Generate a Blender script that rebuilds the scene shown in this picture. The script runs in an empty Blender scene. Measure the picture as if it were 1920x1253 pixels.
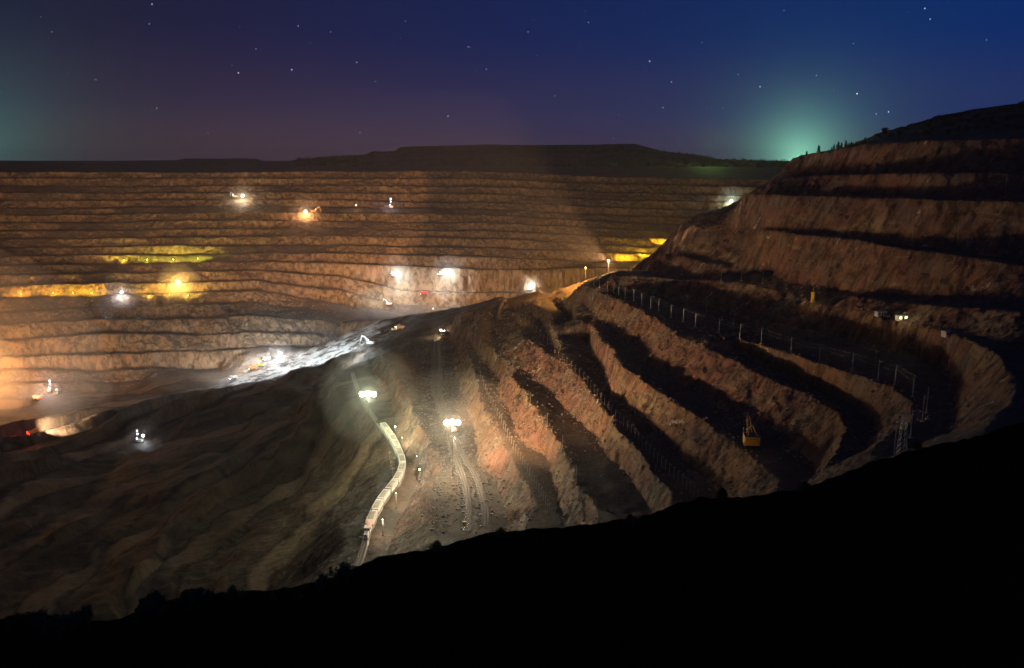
import bpy, bmesh, math, random
import numpy as np
from mathutils import Vector, Matrix, geometry
PREVIEW = False
random.seed(7)
S = bpy.context.scene
C = S.collection
# ------------------------------------------------------------------ camera
PITCH = math.radians(11.1)
F = 1663.0                      # focal length in pixels of the 1920 px wide photograph
cam_d = bpy.data.cameras.new("camera")
cam = bpy.data.objects.new("camera", cam_d); C.objects.link(cam)
cam_d.sensor_width = 36.0
cam_d.lens = 36.0 * F / 1920.0
cam_d.clip_start = 0.5
cam_d.clip_end = 60000
cam.location = (0, 0, 0)
cam.rotation_euler = (math.pi/2 - PITCH, 0, 0)
S.camera = cam
S.view_settings.view_transform = 'Standard'
S.view_settings.look = 'None'
S.view_settings.exposure = 0.0
S.view_settings.gamma = 1.0
S.cycles.use_denoising = True
S.cycles.max_bounces = 5
S.cycles.diffuse_bounces = 2
S.cycles.glossy_bounces = 2
S.cycles.volume_bounces = 1
S.cycles.sample_clamp_indirect = 3.0
S.cycles.sample_clamp_direct = 40.0
S.cycles.use_light_tree = True
S.cycles.caustics_reflective = False

def pdir(px, py):
    x = (px - 960.0) / F; y = (626.5 - py) / F
    return Vector((x, math.cos(PITCH) + y*math.sin(PITCH), -math.sin(PITCH) + y*math.cos(PITCH)))
def at(px, py, z):
    d = pdir(px, py); t = z / d.z
    return (d.x*t, d.y*t, z)
def atR(px, py, R):
    d = pdir(px, py); t = R / math.hypot(d.x, d.y)
    return (d.x*t, d.y*t, d.z*t)
def rz(px, R, z):
    dl = math.atan2(-z, R); xc = (px - 960.0) / F; a = math.atan(xc)
    for _ in range(8):
        fw = math.cos(dl)*math.cos(a)*math.cos(PITCH) + math.sin(dl)*math.sin(PITCH)
        a = math.asin(max(-.99, min(.99, xc*fw/math.cos(dl))))
    return (R*math.sin(a), R*math.cos(a), z)

# ------------------------------------------------------------------ world: night sky
world = bpy.data.worlds.new("World"); S.world = world; world.use_nodes = True
nt = world.node_tree; nt.nodes.clear()
def N(t, **k):
    n = nt.nodes.new(t)
    for a, b in k.items(): setattr(n, a, b)
    return n
def L(a, b): nt.links.new(a, b)
wout = N('ShaderNodeOutputWorld'); bg = N('ShaderNodeBackground'); L(bg.outputs[0], wout.inputs[0])
tc = N('ShaderNodeTexCoord')
sep = N('ShaderNodeSeparateXYZ'); L(tc.outputs['Generated'], sep.inputs[0])
def ramp(src, stops, interp='EASE'):
    r = N('ShaderNodeValToRGB'); r.color_ramp.interpolation = interp
    el = r.color_ramp.elements
    while len(el) < len(stops): el.new(0.5)
    for e, (p, c) in zip(el, stops): e.position = p; e.color = (*c, 1)
    L(src, r.inputs[0]); return r.outputs[0]
def mp(src, a, b, c=0.0, d=1.0):
    m = N('ShaderNodeMapRange'); m.inputs[1].default_value = a; m.inputs[2].default_value = b
    m.inputs[3].default_value = c; m.inputs[4].default_value = d; L(src, m.inputs[0]); return m.outputs[0]
elev = mp(sep.outputs[2], 0.0, 0.22)
left = ramp(elev, [(0.0, (.034, .021, .034)), (0.3, (.024, .016, .040)), (.65, (.013, .011, .036)), (1.0, (.008, .009, .030))])
right = ramp(elev, [(0.0, (.036, .028, .082)), (0.25, (.014, .027, .112)), (0.6, (.003, .023, .128)), (1.0, (.001, .018, .108))])
mx = N('ShaderNodeMixRGB'); L(mp(sep.outputs[0], -0.42, 0.46), mx.inputs[0]); L(left, mx.inputs[1]); L(right, mx.inputs[2])
cur = mx.outputs[0]
def glow(px, py, col, sh, pw, squash=1.0):
    global cur
    d = pdir(px, py).normalized()
    vm = N('ShaderNodeVectorMath', operation='SUBTRACT'); L(tc.outputs['Generated'], vm.inputs[0]); vm.inputs[1].default_value = d
    v2 = N('ShaderNodeVectorMath', operation='MULTIPLY'); L(vm.outputs[0], v2.inputs[0]); v2.inputs[1].default_value = (1, 1, squash)
    ln = N('ShaderNodeVectorMath', operation='LENGTH'); L(v2.outputs[0], ln.inputs[0])
    m1 = N('ShaderNodeMath', operation='MULTIPLY'); L(ln.outputs['Value'], m1.inputs[0]); m1.inputs[1].default_value = -1.0/sh
    m2 = N('ShaderNodeMath', operation='EXPONENT'); L(m1.outputs[0], m2.inputs[0])
    m3 = N('ShaderNodeMath', operation='MULTIPLY'); L(m2.outputs[0], m3.inputs[0]); m3.inputs[1].default_value = pw
    a = N('ShaderNodeMixRGB', blend_type='ADD'); L(m3.outputs[0], a.inputs[0]); L(cur, a.inputs[1]); a.inputs[2].default_value = (*col, 1)
    cur = a.outputs[0]
glow(1498, 303, (.33, .95, .62), 0.022, 1.05)
glow(1510, 295, (.25, .95, .65), 0.060, 0.07)
glow(-40, 280, (.06, .50, .42), 0.050, 0.24)
glow(560, 330, (.26, .11, .07), 0.14, 0.055, 1.5)
L(cur, bg.inputs[0]); bg.inputs[1].default_value = 1.0
# ------------------------------------------------------------------ numpy noise
_rng = np.random.RandomState(11)
_tab = [_rng.rand(256, 256).astype(np.float32)*2-1 for _ in range(6)]
def vn(x, y, s, k=0):
    t = _tab[k % 6]; x = x/s + 31.7*k; y = y/s + 17.3*k
    xi = np.floor(x); yi = np.floor(y); fx = x-xi; fy = y-yi
    fx = fx*fx*(3-2*fx); fy = fy*fy*(3-2*fy)
    xi = xi.astype(np.int64) & 255; yi = yi.astype(np.int64) & 255; x1 = (xi+1) & 255; y1 = (yi+1) & 255
    return (t[yi, xi]*(1-fx)+t[yi, x1]*fx)*(1-fy) + (t[y1, xi]*(1-fx)+t[y1, x1]*fx)*fy
def fbm(x, y, s, k=0, o=3, g=.5):
    r = 0; a = 1
    for i in range(o): r = r + a*vn(x, y, s/2**i, k+i); a *= g
    return r
def sst(a, b, x):
    t = np.clip((x-a)/(b-a), 0, 1); return t*t*(3-2*t)

# ------------------------------------------------------------------ break lines of the pit: crest and toe of every bench
LINES = []
def ln(pts, sp=4.0):
    """pts: world points; resample at spacing sp"""
    out = []
    for a, b in zip(pts[:-1], pts[1:]):
        n = max(1, int(math.dist(a, b)/sp))
        for i in range(n): out.append(tuple(a[j]+(b[j]-a[j])*i/n for j in range(3)))
    out.append(tuple(pts[-1])); LINES.append(out)
def lz(z, pts, sp=4.0):
    """pixels (px, py[, z]) on a plane of height z, or (px, py, 'R', r)"""
    w = []
    for p in pts:
        if len(p) == 4: w.append(atR(p[0], p[1], p[3]*math.sqrt(1+(max(0, p[0]-960.0)/F)**2)))
        else: w.append(at(p[0], p[1], p[2] if len(p) > 2 else z))
    ln(w, sp)
def lrz(pts, sp=5.0): ln([rz(*p) for p in pts], sp)

def sc(px): return math.sqrt(1+((px-960.0)/F)**2) if px > 960 else 1.0
def atS(px, py, R): return atR(px, py, R*sc(px))
def lrs(pts, sp=5.0): ln([rz(p[0], p[1]*sc(p[0]), p[2]) for p in pts], sp)
# hill above the right wall, upper benches
lrs([(1500, 750, 3), (1640, 660, 12.5), (1760, 610, 13), (1920, 560, 14.5), (2500, 480, 16)], 12)
ln([atS(1530, 291, 780), atS(1620, 268, 740), atS(1645, 249, 740), atS(1690, 238, 750), atS(1725, 233, 750), atS(1765, 214, 760), atS(1830, 205, 760), atS(1920, 191, 740), atS(2500, 180, 700)], 12)
lrs([(1600, 1000, 8), (1700, 1000, 25), (1920, 1000, 45), (2500, 950, 50)], 20)
ln([atS(1495, 293, 728), atS(1560, 283, 665), atS(1640, 270, 616), atS(1760, 262, 562), atS(1920, 260, 516), atS(2500, 260, 430)])
lrs([(1478, 714, -12), (1535, 672, -10.5), (1640, 595, -9), (1760, 542, -8), (1920, 496, -7.5), (2500, 410, -8)])
ln([atS(1444, 337, 703), atS(1535, 329, 648), atS(1640, 327, 578), atS(1760, 325, 526), atS(1920, 325, 480), atS(2500, 330, 395)])
lrs([(1428, 692, -26), (1515, 630, -24), (1640, 562, -24), (1760, 511, -22.5), (1920, 466, -21.5), (2500, 380, -24)])
ln([atS(1400, 366, 690), atS(1424, 363, 676), atS(1515, 366, 615), atS(1640, 372, 546), atS(1760, 374, 496), atS(1920, 377, 452), atS(2500, 390, 370)])
lrs([(1335, 720, -50), (1380, 690, -51), (1427, 655, -50), (1500, 592, -48.5), (1592, 538, -48), (1760, 472, -46), (1920, 426, -48.5), (2400, 350, -50)])
lz(0, [(1431, 428, 'R', 644), (1488, 437, 'R', 588), (1592, 449, 'R', 529), (1700, 466, 'R', 480), (1760, 475, 'R', 454), (1920, 497, 'R', 411), (2300, 520, 'R', 340)])
lrs([(1440, 600, -73), (1500, 548, -75), (1592, 500, -73), (1700, 455, -68), (1800, 425, -64), (1920, 385, -60), (2300, 320, -60)])
lz(0, [(1600, 555, -72), (1700, 568, -70), (1800, 578, -65), (1920, 584, -60), (2200, 600, -58)])
lrs([(1600, 462, -77), (1700, 424, -75), (1800, 374, -72), (1920, 330, -70), (2200, 270, -70)])
# promontory on the skyline of the right wall
ln([atS(1480, 315, 752), atS(1440, 345, 745), atS(1395, 372, 735), atS(1370, 386, 770), atS(1330, 397, 780), atS(1300, 406, 785), atS(1274, 444, 768), atS(1264, 474, 756), atS(1246, 500, 760), atS(1205, 510, 772), atS(1140, 513, 785)])
lrs([(1490, 815, -90), (1400, 830, -150), (1300, 860, -185), (1200, 880, -190), (1125, 900, -185)], 8)
lz(0, [(1300, 422, 'R', 738), (1320, 428, 'R', 718), (1360, 448, 'R', 690), (1400, 471, 'R', 655)])
lz(0, [(1276, 458, 'R', 735), (1285, 466, 'R', 724), (1330, 480, 'R', 690), (1390, 497, 'R', 640), (1480, 520, 'R', 592)])
lz(0, [(1268, 480, 'R', 728), (1280, 480, 'R', 710), (1340, 497, 'R', 662), (1400, 515, 'R', 628)])
lz(0, [(1170, 506, 'R', 745), (1215, 508, 'R', 730), (1280, 517, 'R', 690), (1350, 521, 'R', 648)])
lrs([(1140, 980, -198), (1250, 960, -200), (1380, 930, -190), (1500, 900, -150), (1540, 920, -80)], 12)
lrs([(1140, 1100, -204), (1300, 1080, -206), (1450, 1050, -200), (1560, 1060, -140)], 12)
lrs([(1120, 1230, -212), (1300, 1210, -212), (1450, 1180, -205), (1600, 1180, -100)], 12)
# bench 5
lz(-80, [(1150, 513, -89), (1190, 515, -90), (1280, 526, -89), (1340, 526, -84.5), (1390, 530, -81), (1481, 549, -80), (1535, 570, -80), (1615, 597, -80), (1716, 610, -76), (1816, 639, -72), (1870, 664, -70), (1900, 704, -70), (1893, 754, -70), (1833, 811, -70), (1760, 880, -70)])
lz(0, [(1145, 532, -98), (1180, 545, -101), (1280, 562, -101), (1343, 579, -99), (1390, 596, -98), (1448, 612, -96), (1548, 630, -93), (1649, 650, -90), (1716, 668, -89), (1760, 692, -88), (1790, 730, -88), (1795, 790, -88), (1750, 850, -88)])
# bench 6 (catenary masts stand along its crest)
lz(0, [(1300, 615, -101.5), (1335, 628, -99), (1407, 643, -97), (1500, 672, -94), (1575, 696, -92), (1672, 724, -90), (1709, 754, -90), (1712, 781, -90), (1682, 805, -90), (1640, 850, -90), (1590, 900, -90)])
lz(0, [(1335, 640, -103), (1407, 668, -104), (1500, 712, -104), (1560, 745, -104), (1620, 780, -104), (1640, 800, -104), (1620, 840, -104), (1580, 890, -104)])
# bench 7
lz(-103, [(1083, 534, -103), (1143, 555, -103), (1188, 576, -103), (1210, 588), (1280, 633), (1330, 655), (1407, 691), (1515, 741), (1572, 778), (1587, 808), (1548, 875), (1510, 920), (1440, 980)])
lz(-121, [(1072, 545, -107.5), (1092, 567, -115), (1110, 580, -117), (1173, 638, -121), (1210, 678), (1280, 721), (1330, 752), (1374, 781), (1430, 810), (1480, 835), (1521, 870), (1528, 902), (1480, 950), (1420, 990)])
# bench 8
lz(-121, [(1010, 545, -121), (1040, 553, -121), (1068, 578, -121), (1105, 607), (1137, 655), (1186, 700), (1256, 750), (1327, 792), (1390, 837), (1440, 883), (1453, 908), (1445, 935), (1390, 990)])
lz(-136, [(1035, 565, -125), (1066, 600, -130), (1098, 629, -133), (1123, 685, -135), (1151, 739), (1221, 799), (1256, 837), (1309, 882), (1351, 928), (1350, 960), (1300, 1010)])
lz(-129, [(1000, 562, -124), (1030, 590, -127), (1052, 625, -130), (1060, 660, -133)])
lz(-136, [(975, 568, -128), (1005, 600, -134), (1032, 630), (1045, 660)])
# bench 9
lz(-136, [(945, 566, -133), (965, 600, -136), (986, 627), (1018, 660), (1060, 686), (1091, 711), (1115, 745), (1137, 778), (1179, 827), (1232, 897), (1272, 943), (1260, 980), (1220, 1030)])
lz(-150, [(925, 585, -138), (930, 625, -148), (940, 662, -149), (983, 702), (1030, 735), (1067, 772), (1105, 807, -149), (1150, 862, -147), (1183, 902, -147), (1222, 958, -147), (1210, 990, -147), (1170, 1040, -147)])
# bench 10
lz(-150, [(905, 590, -141), (890, 625, -150), (905, 638), (930, 662), (960, 690), (958, 712), (990, 743), (1025, 795), (1060, 858), (1095, 925), (1135, 981), (1130, 1020)])
lz(-163, [(872, 612, -150), (885, 645, -161), (916, 684, -162), (938, 712), (925, 730), (954, 772), (976, 827), (1025, 857), (1042, 916), (1060, 980), (1060, 1020)])
# bench 11
lz(-163, [(862, 590, -150), (862, 620, -161), (875, 640, -163), (888, 683), (893, 729), (905, 771), (933, 792), (947, 841), (983, 894), (1004, 943), (990, 985), (985, 1020)])
lz(-177, [(842, 605, -165), (846, 644, -174), (852, 700, -177), (866, 736), (886, 788), (893, 834), (900, 872), (926, 892), (945, 940), (955, 985), (940, 1030)])
# railway terrace, its left edge and the strata face below
lz(-177, [(790, 625, -177), (760, 650, -177), (718, 668), (742, 702), (757, 735), (770, 760), (778, 785), (823, 842), (834, 871), (815, 900), (806, 925), (821, 970), (815, 1020), (800, 1060)])
lz(-192, [(740, 640, -184), (700, 672, -190), (700, 702), (728, 745), (740, 795), (738, 817), (774, 862), (786, 908), (765, 945), (735, 1000), (720, 1060), (700, 1110)])
lz(-177, [(826, 630), (820, 700), (840, 800), (850, 900), (880, 1000)], 10)
# track terrace left edge
lz(-194, [(650, 690, -196), (632, 722, -194), (645, 755), (690, 785), (722, 820), (733, 850), (728, 880), (705, 920), (680, 955), (655, 985), (640, 1030), (600, 1100), (560, 1150)])
lz(-192, [(660, 720), (690, 770), (735, 825), (752, 860), (748, 900), (712, 945), (690, 1000), (672, 1060), (650, 1110)], 8)
ln([(p[0]-15, p[1]+4, p[2]-11) for p in LINES[-2][::3]])
# ramp and slope on the left
lz(0, [(942, 563, -140), (925, 572, -150), (870, 586, -162), (800, 606, -177), (745, 628, -184), (690, 648, -194), (640, 664, -205), (590, 682, -220)])
lz(0, [(940, 556, -146), (870, 575, -178), (760, 592, -195), (640, 606, -226), (560, 666, -250), (520, 682, -256), (430, 712, -269), (330, 742, -272)])
for p in [(0,738,-287),(95,735,-287),(200,800,-288),(0,830,-290),(270,820,-290),(0,1000,-292),(300,1000,-285),(450,1000,-270),(560,1000,-238),(0,1150,-292),(300,1150,-285),
          (450,900,-270),(560,900,-250),(630,900,-226),(400,800,-277),(520,780,-258),(590,770,-232),(480,720,-264),(560,700,-247),(350,760,-277),(480,1120,-240),(400,1080,-262),
          (-300,740,-287),(-300,900,-290),(-300,1150,-292),(120,920,-291),(160,1080,-291),(600,830,-232),(610,720,-226)]:
    LINES.append([at(p[0], p[1], p[2]+19*float(np.clip((-245-p[2])/35, 0, 1)))])
# hidden ground under the near hill closes the hull
lrz([(-900, 330, -270), (0, 330, -266), (500, 300, -225), (900, 280, -195), (1200, 230, -165), (1500, 180, -120), (1800, 130, -90), (2300, 100, -60)], 25)
lrz([(-900, 60, -270), (-300, 150, -269), (200, 180, -266), (600, 200, -255), (900, 190, -240), (1200, 150, -190), (1500, 110, -130), (1800, 80, -95)], 15)
# far wall
FX = [-900, -300, 0, 240, 480, 640, 760, 900, 1130, 1400, 1560]
FW = [(-20, [316,320,323,323,322,321,321,322,331,336,340]), (-33, [328,333,335,335,334,335,335,336,345,351,356]),
      (-46, [341,346,349,350,350,349,349,350,360,367,372]), (-59, [354,359,362,362,361,362,363,364,374,382,388]),
      (-72, [367,373,376,376,374,376,378,379,390,398,404]), (-85, [381,387,390,389,387,389,391,394,404,413,420]),
      (-98, [394,401,404,402,399,401,402,404,416,428,434]), (-111, [408,415,419,417,413,415,417,419,430,442,448]),
      (-124, [422,430,434,432,429,430,432,434,444,455,461]), (-137, [436,444,448,447,444,445,447,449,459,470,476]),
      (-150, [452,460,465,463,460,461,463,464,474,485,491]), (-163, [468,477,482,479,475,477,480,483,490,500,506]),
      (-176, [484,494,500,495,491,494,499,506,505,516,522]), (-188, [502,512,519,513,508,520,545,551,552,556,560]),
      (-200, [522,533,541,532,525,548,574,578,582,588,592]), (-214, [544,556,562,552,546,575,590,596,602,606,610])]
FW2 = [(-228, [568,578,584,574,568,592]), (-242, [590,600,608,600,594,604]), (-256, [614,628,637,628,622,630]), (-271, [640,660,668,664,652,655]), ]
def farlines():
    xs = np.arange(-900, 1561, 7.0); prev = None
    lv = [(np.interp(xs, FX, y), xs) for z, y in FW] + [(np.interp(xs[xs <= 640], FX[:6], y), xs[xs <= 640]) for z, y in FW2]
    for k, (y, X) in enumerate(lv):
        w = 2.6*vn(X, X*0+k*37, 150, k) + 1.0*vn(X, X*0+k*91, 45, k+1)
        y = y + w*(0.35 + k*0.06)
        Rk = 1690 - 24.5*k + 14*vn(X, X*0, 260, 1) + 2.5*vn(X, X*0+k*53, 80, k) + 1.5*vn(X, X*0+k*53, 28, k+1)
        if k > 15: Rk = Rk - 3.5*(k-15)
        P = [atR(a, b, r) for a, b, r in zip(X, y, Rk)]
        if k:                                                   # foot of the face above, at the back of this terrace
            hid = []
            for (px, p) in zip(X, P):
                r = math.hypot(p[0], p[1]); g = 10 + 3*math.sin(px*.013+k) + 2*math.sin(px*.047+2*k)
                hid.append((p[0]*(r+g)/r, p[1]*(r+g)/r, p[2]+0.8))
            LINES.append(hid)
        LINES.append(P); prev = P
    for y0, r0, x1 in ((694, 1186, 420), (718, 1160, 270)):
        yy = lambda a: y0+3*math.sin(a*.03+y0)
        LINES.append([(lambda p: (p[0]*1.009, p[1]*1.009, p[2]+.8))(atR(a, yy(a), r0)) for a in np.arange(-900, x1, 8)])
        LINES.append([atR(a, yy(a), r0) for a in np.arange(-900, x1, 8)])
    LINES.append([atR(a, 739 + 4*math.sin(a*.03), 1143) for a in np.arange(-900, 235, 8)])
farlines()
LINES.append([rz(a, 1900, -16) for a in range(-900, 2500, 60)])
LINES.append([rz(a, 2300, -16) for a in range(-900, 2500, 60)])

# ------------------------------------------------------------------ triangulate and rasterise
GX0, GY0, GS = -1500.0, 0.0, 1.25
GW, GH = 2240, 1760
allp = []
seen = set()
for l in LINES:
    for p in l:
        k = (round(p[0]*2), round(p[1]*2))
        if k in seen: continue
        seen.add(k); allp.append(p)
vs2 = [Vector((p[0], p[1])) for p in allp]
res = geometry.delaunay_2d_cdt(vs2, [], [], 0, 1e-4)
dv = np.array([[v.x, v.y] for v in res[0]]); dz = np.array([allp[o[0]][2] for o in res[3]])
HG = np.full((GH, GW), -20.0, np.float32)
_gx, _gy = np.meshgrid(GX0+GS*np.arange(GW), GY0+GS*np.arange(GH)); _gr = np.hypot(_gx, _gy)
HG[(_gx < 0) & (_gr < 1060)] = -270.0; HG[(_gx >= 0) & (_gr < 400)] = -200.0; del _gx, _gy, _gr
for t in res[2]:
    P = dv[list(t)]; Z = dz[list(t)]
    x0 = max(0, int((P[:, 0].min()-GX0)/GS)); x1 = min(GW-1, int((P[:, 0].max()-GX0)/GS)+1)
    y0 = max(0, int((P[:, 1].min()-GY0)/GS)); y1 = min(GH-1, int((P[:, 1].max()-GY0)/GS)+1)
    if x1 < x0 or y1 < y0: continue
    gx = GX0+GS*np.arange(x0, x1+1)[None, :]; gy = GY0+GS*np.arange(y0, y1+1)[:, None]
    (ax, ay), (bx_, by_), (cx, cy) = P
    d = (by_-cy)*(ax-cx)+(cx-bx_)*(ay-cy)
    if abs(d) < 1e-9: continue
    u = ((by_-cy)*(gx-cx)+(cx-bx_)*(gy-cy))/d; v = ((cy-ay)*(gx-cx)+(ax-cx)*(gy-cy))/d; w = 1-u-v
    m = (u >= -1e-4) & (v >= -1e-4) & (w >= -1e-4)
    zz = u*Z[0]+v*Z[1]+w*Z[2]
    HG[y0:y1+1, x0:x1+1][m] = zz[m]
def look(x, y):
    gx = np.clip((x-GX0)/GS, 0, GW-1.001); gy = np.clip((y-GY0)/GS, 0, GH-1.001)
    xi = gx.astype(np.int64); yi = gy.astype(np.int64); fx = gx-xi; fy = gy-yi
    return (HG[yi, xi]*(1-fx)+HG[yi, xi+1]*fx)*(1-fy)+(HG[yi+1, xi]*(1-fx)+HG[yi+1, xi+1]*fx)*fy

# near hill: silhouette of the rim the camera stands on
SIL = [(-400,1180),(0,1166),(130,1168),(200,1172),(262,1152),(290,1132),(330,1128),(365,1122),(440,1114),(510,1104),(560,1092),(650,1078),(700,1050),(760,1042),(830,1020),(900,1003),(1000,994),(1060,992),(1150,980),(1215,965),(1260,952),(1350,938),(1420,936),(1480,925),(1560,900),(1680,862),(1800,830),(1920,800),(2300,700)]
SAZ = []; SD = []
for px, py in SIL:
    d = pdir(px, py); SAZ.append(math.atan2(d.x, d.y)); SD.append(-d.z/math.hypot(d.x, d.y))
_a = np.linspace(SAZ[0], SAZ[-1], 1600); _d = np.interp(_a, SAZ, SD); _k = np.hanning(75); _k /= _k.sum()
_d[40:-40] = np.convolve(_d, _k, 'same')[40:-40]; SAZ, SD = _a, _d
def near_h(az, r, x, y):
    D = np.interp(az, SAZ, SD); Rs = 95 + 10*np.sin(az*5)
    K = (D-.05)*Rs + 4.0
    u = np.clip(1-r/Rs, 0, 1)
    d = (1.75*(1-sst(0, 16, r)) + K*u*sst(1, 17, r))
    e = np.clip(r-Rs, 0, None); d2 = np.where(e < 20, e*e*.02, 8+.8*(e-20))
    return -D*r - d - d2 + (0.5*fbm(x, y, 9, 2, 3)+.3*np.abs(vn(x, y, 1.6, 4))+.15*vn(x, y, .8, 1))*np.clip(r/60, 0, 1)
MESA = [(-400,302),(0,303),(120,304),(330,302),(345,298),(480,299),(500,305),(540,304),(560,300),(600,296),(680,292),(700,285),(740,284),(750,276),(900,272),(1190,271),(1240,284),(1300,289),(1345,300),(1420,303),(1500,306),(1700,306),(2300,306)]
MAZ = []; MD = []
for px, py in MESA:
    d = pdir(px, py); MAZ.append(math.atan2(d.x, d.y)); MD.append(d.z/math.hypot(d.x, d.y))

def height(x, y, detail=True):
    r = np.hypot(x, y); az = np.arctan2(x, y)
    k = np.clip(r/500, .75, 1.3)
    if detail:
        wx = k*(1.6*vn(x, y, 17, 0)+1.0*vn(x, y, 5.5, 1)+.6*vn(x, y, 2.3, 2)) + (k-.75)*5*vn(x, y, 60, 2)
        wy = k*(1.6*vn(x, y, 17, 3)+1.0*vn(x, y, 5.5, 4)+.6*vn(x, y, 2.3, 5)) + (k-.75)*5*vn(x, y, 60, 5)
        h = look(x+wx, y+wy)
        e = 1.2*k
        sl = np.hypot(look(x+wx+e, y+wy)-look(x+wx-e, y+wy), look(x+wx, y+wy+e)-look(x+wx, y+wy-e))/(2*e)
        face = sst(.35, .9, sl)
        h = h + face*k*(.65*fbm(x, y, 8, 1, 4, .6) + .6*np.abs(vn(x, y, 3.2, 3)) + .35*vn(x, y, 1.4, 5)) + (1-face)*(.25*fbm(x, y, 6, 2, 2) + .5*k*vn(x, y, 38, 4))
        # benches and ruts of the dump slope on the left
        m = sst(-196, -208, h)*sst(-105, -190, x)*(1-sst(1010, 1100, r))
        hs = h + 3.0*vn(x, y, 90, 1) + 1.2*vn(x, y, 30, 2)
        st = 13.0; q = hs/st; fq = q-np.floor(q); tr = (np.floor(q)+sst(.30, .92, fq))*st
        h = h + m*.55*(tr-hs) + m*(.9*vn(x, y, 24, 3)+.35*vn(x, y, 6, 5))
        md = sst(-188, -200, h)*sst(-20, -90, x)*sst(-268, -255, h); th = np.arctan2(x-60, y-520); gd = np.hypot(x-60, y-520)
        h = h - md*(1.7*np.abs(vn(th*260, gd*.12, 9, 2)) + .8*np.abs(vn(th*260, gd*.2, 3.5, 4)) + .7*np.abs(vn(x, y, 4, 1)))
        # curved benches and old haul roads sweeping round the tip
        fl = sst(-236, -262, h)*sst(1060, 990, r)*sst(-60, -150, x)
        G = np.hypot((x-60)*1.0, (y-520)*1.15) + 26*vn(x, y, 150, 1) + 9*vn(x, y, 45, 3)
        q = G/(46+12*vn(x, y, 420, 2)) + .25*vn(x, y, 60, 0); fq = q-np.floor(q); amp = 11*np.clip(.45+.8*vn(np.floor(q)*37, y*0, 20, 4)+.9*vn(x, y, 95, 5), 0, 1.3)
        h = h + fl*(amp*(sst(.0, .14+.12*np.abs(vn(x, y, 80, 2)), fq)-fq)*1.4 + 1.3*fbm(x, y, 30, 1, 4, .6) + 1.2*np.abs(vn(x, y, 13, 3)))
    else: h = look(x, y)
    # far plateau and the flat topped dump on the skyline
    mt = np.interp(az, MAZ, MD)*3000.0
    far = -16 + 3*vn(x, y, 160, 2)
    mh = np.clip(mt+16, 0, None)
    tier = (.38*sst(2350, 2400, r)+.30*sst(2560, 2610, r)+.32*sst(2850, 2985, r))
    far = far + mh*tier*(1-.25*sst(3400, 5500, r)) + (r > 2300)*1.2*vn(x, y, 22, 1)*np.clip(mh/30, .4, 1)
    b = sst(1950, 2150, r) if np.ndim(r) else sst(1950, 2150, r)
    h = h*(1-b) + far*b
    return np.maximum(h, near_h(az, r, x, y))

def hz(x, y): return float(height(np.array([float(x)]), np.array([float(y)]))[0])
def above(px, py, h):
    p = cast(px, py); d = pdir(px, py); hd = math.hypot(d.x, d.y); R = math.hypot(p.x, p.y)
    for _ in range(400):
        R -= 1.0; q = (d.x/hd*R, d.y/hd*R, d.z/hd*R)
        if q[2]-hz(q[0], q[1]) >= h: break
    return Vector(q)
_T = None
def cast(px, py, rmin=130.0, rmax=1900.0):
    """first point of the ground seen along that line of sight"""
    d = pdir(px, py); hd = math.hypot(d.x, d.y)
    r = np.arange(rmin, rmax, .5); x = d.x/hd*r; y = d.y/hd*r
    h = height(x, y); below = (d.z/hd*r) <= h
    i = int(np.argmax(below)) if below.any() else len(r)-1
    return Vector((x[i], y[i], float(h[i])))

# ------------------------------------------------------------------ ground mesh (finer where it is nearer)
fine = np.radians(np.arange(-32.5, 32.5, 0.062))
azs = np.concatenate([np.radians(np.arange(-62, -32.5, .5)), fine, np.radians(np.arange(32.5, 62, .5))])
rr = np.concatenate([np.geomspace(1.5, 60, 60)[:-1], np.arange(60, 150, 1.0), np.arange(150, 330, 1.3), np.arange(330, 720, .75), np.arange(720, 1100, 1.5), np.arange(1100, 1760, 1.9), np.geomspace(1760, 9000, 150)])
A, R_ = np.meshgrid(azs, rr)
X = R_*np.sin(A); Y = R_*np.cos(A)
H = height(X, Y)
nr, nc = X.shape
def grid_mesh(name, X, Y, Z):
    nr, nc = X.shape
    co = np.stack([X, Y, Z], -1).reshape(-1, 3).astype(np.float32)
    idx = np.arange(nr*nc).reshape(nr, nc)
    q = np.stack([idx[:-1, :-1], idx[:-1, 1:], idx[1:, 1:], idx[1:, :-1]], -1).reshape(-1, 4).astype(np.int32)
    me = bpy.data.meshes.new(name)
    me.vertices.add(len(co)); me.vertices.foreach_set('co', co.ravel())
    me.loops.add(q.size); me.loops.foreach_set('vertex_index', q.ravel())
    me.polygons.add(len(q)); me.polygons.foreach_set('loop_start', np.arange(0, q.size, 4, dtype=np.int32))
    me.update(calc_edges=True)
    return me
gm = grid_mesh('ground', X, Y, H)
gm.polygons.foreach_set('use_smooth', np.ones(len(gm.polygons), bool))
ground = bpy.data.objects.new('ground', gm); C.objects.link(ground); ground['kind'] = 'structure'
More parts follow.
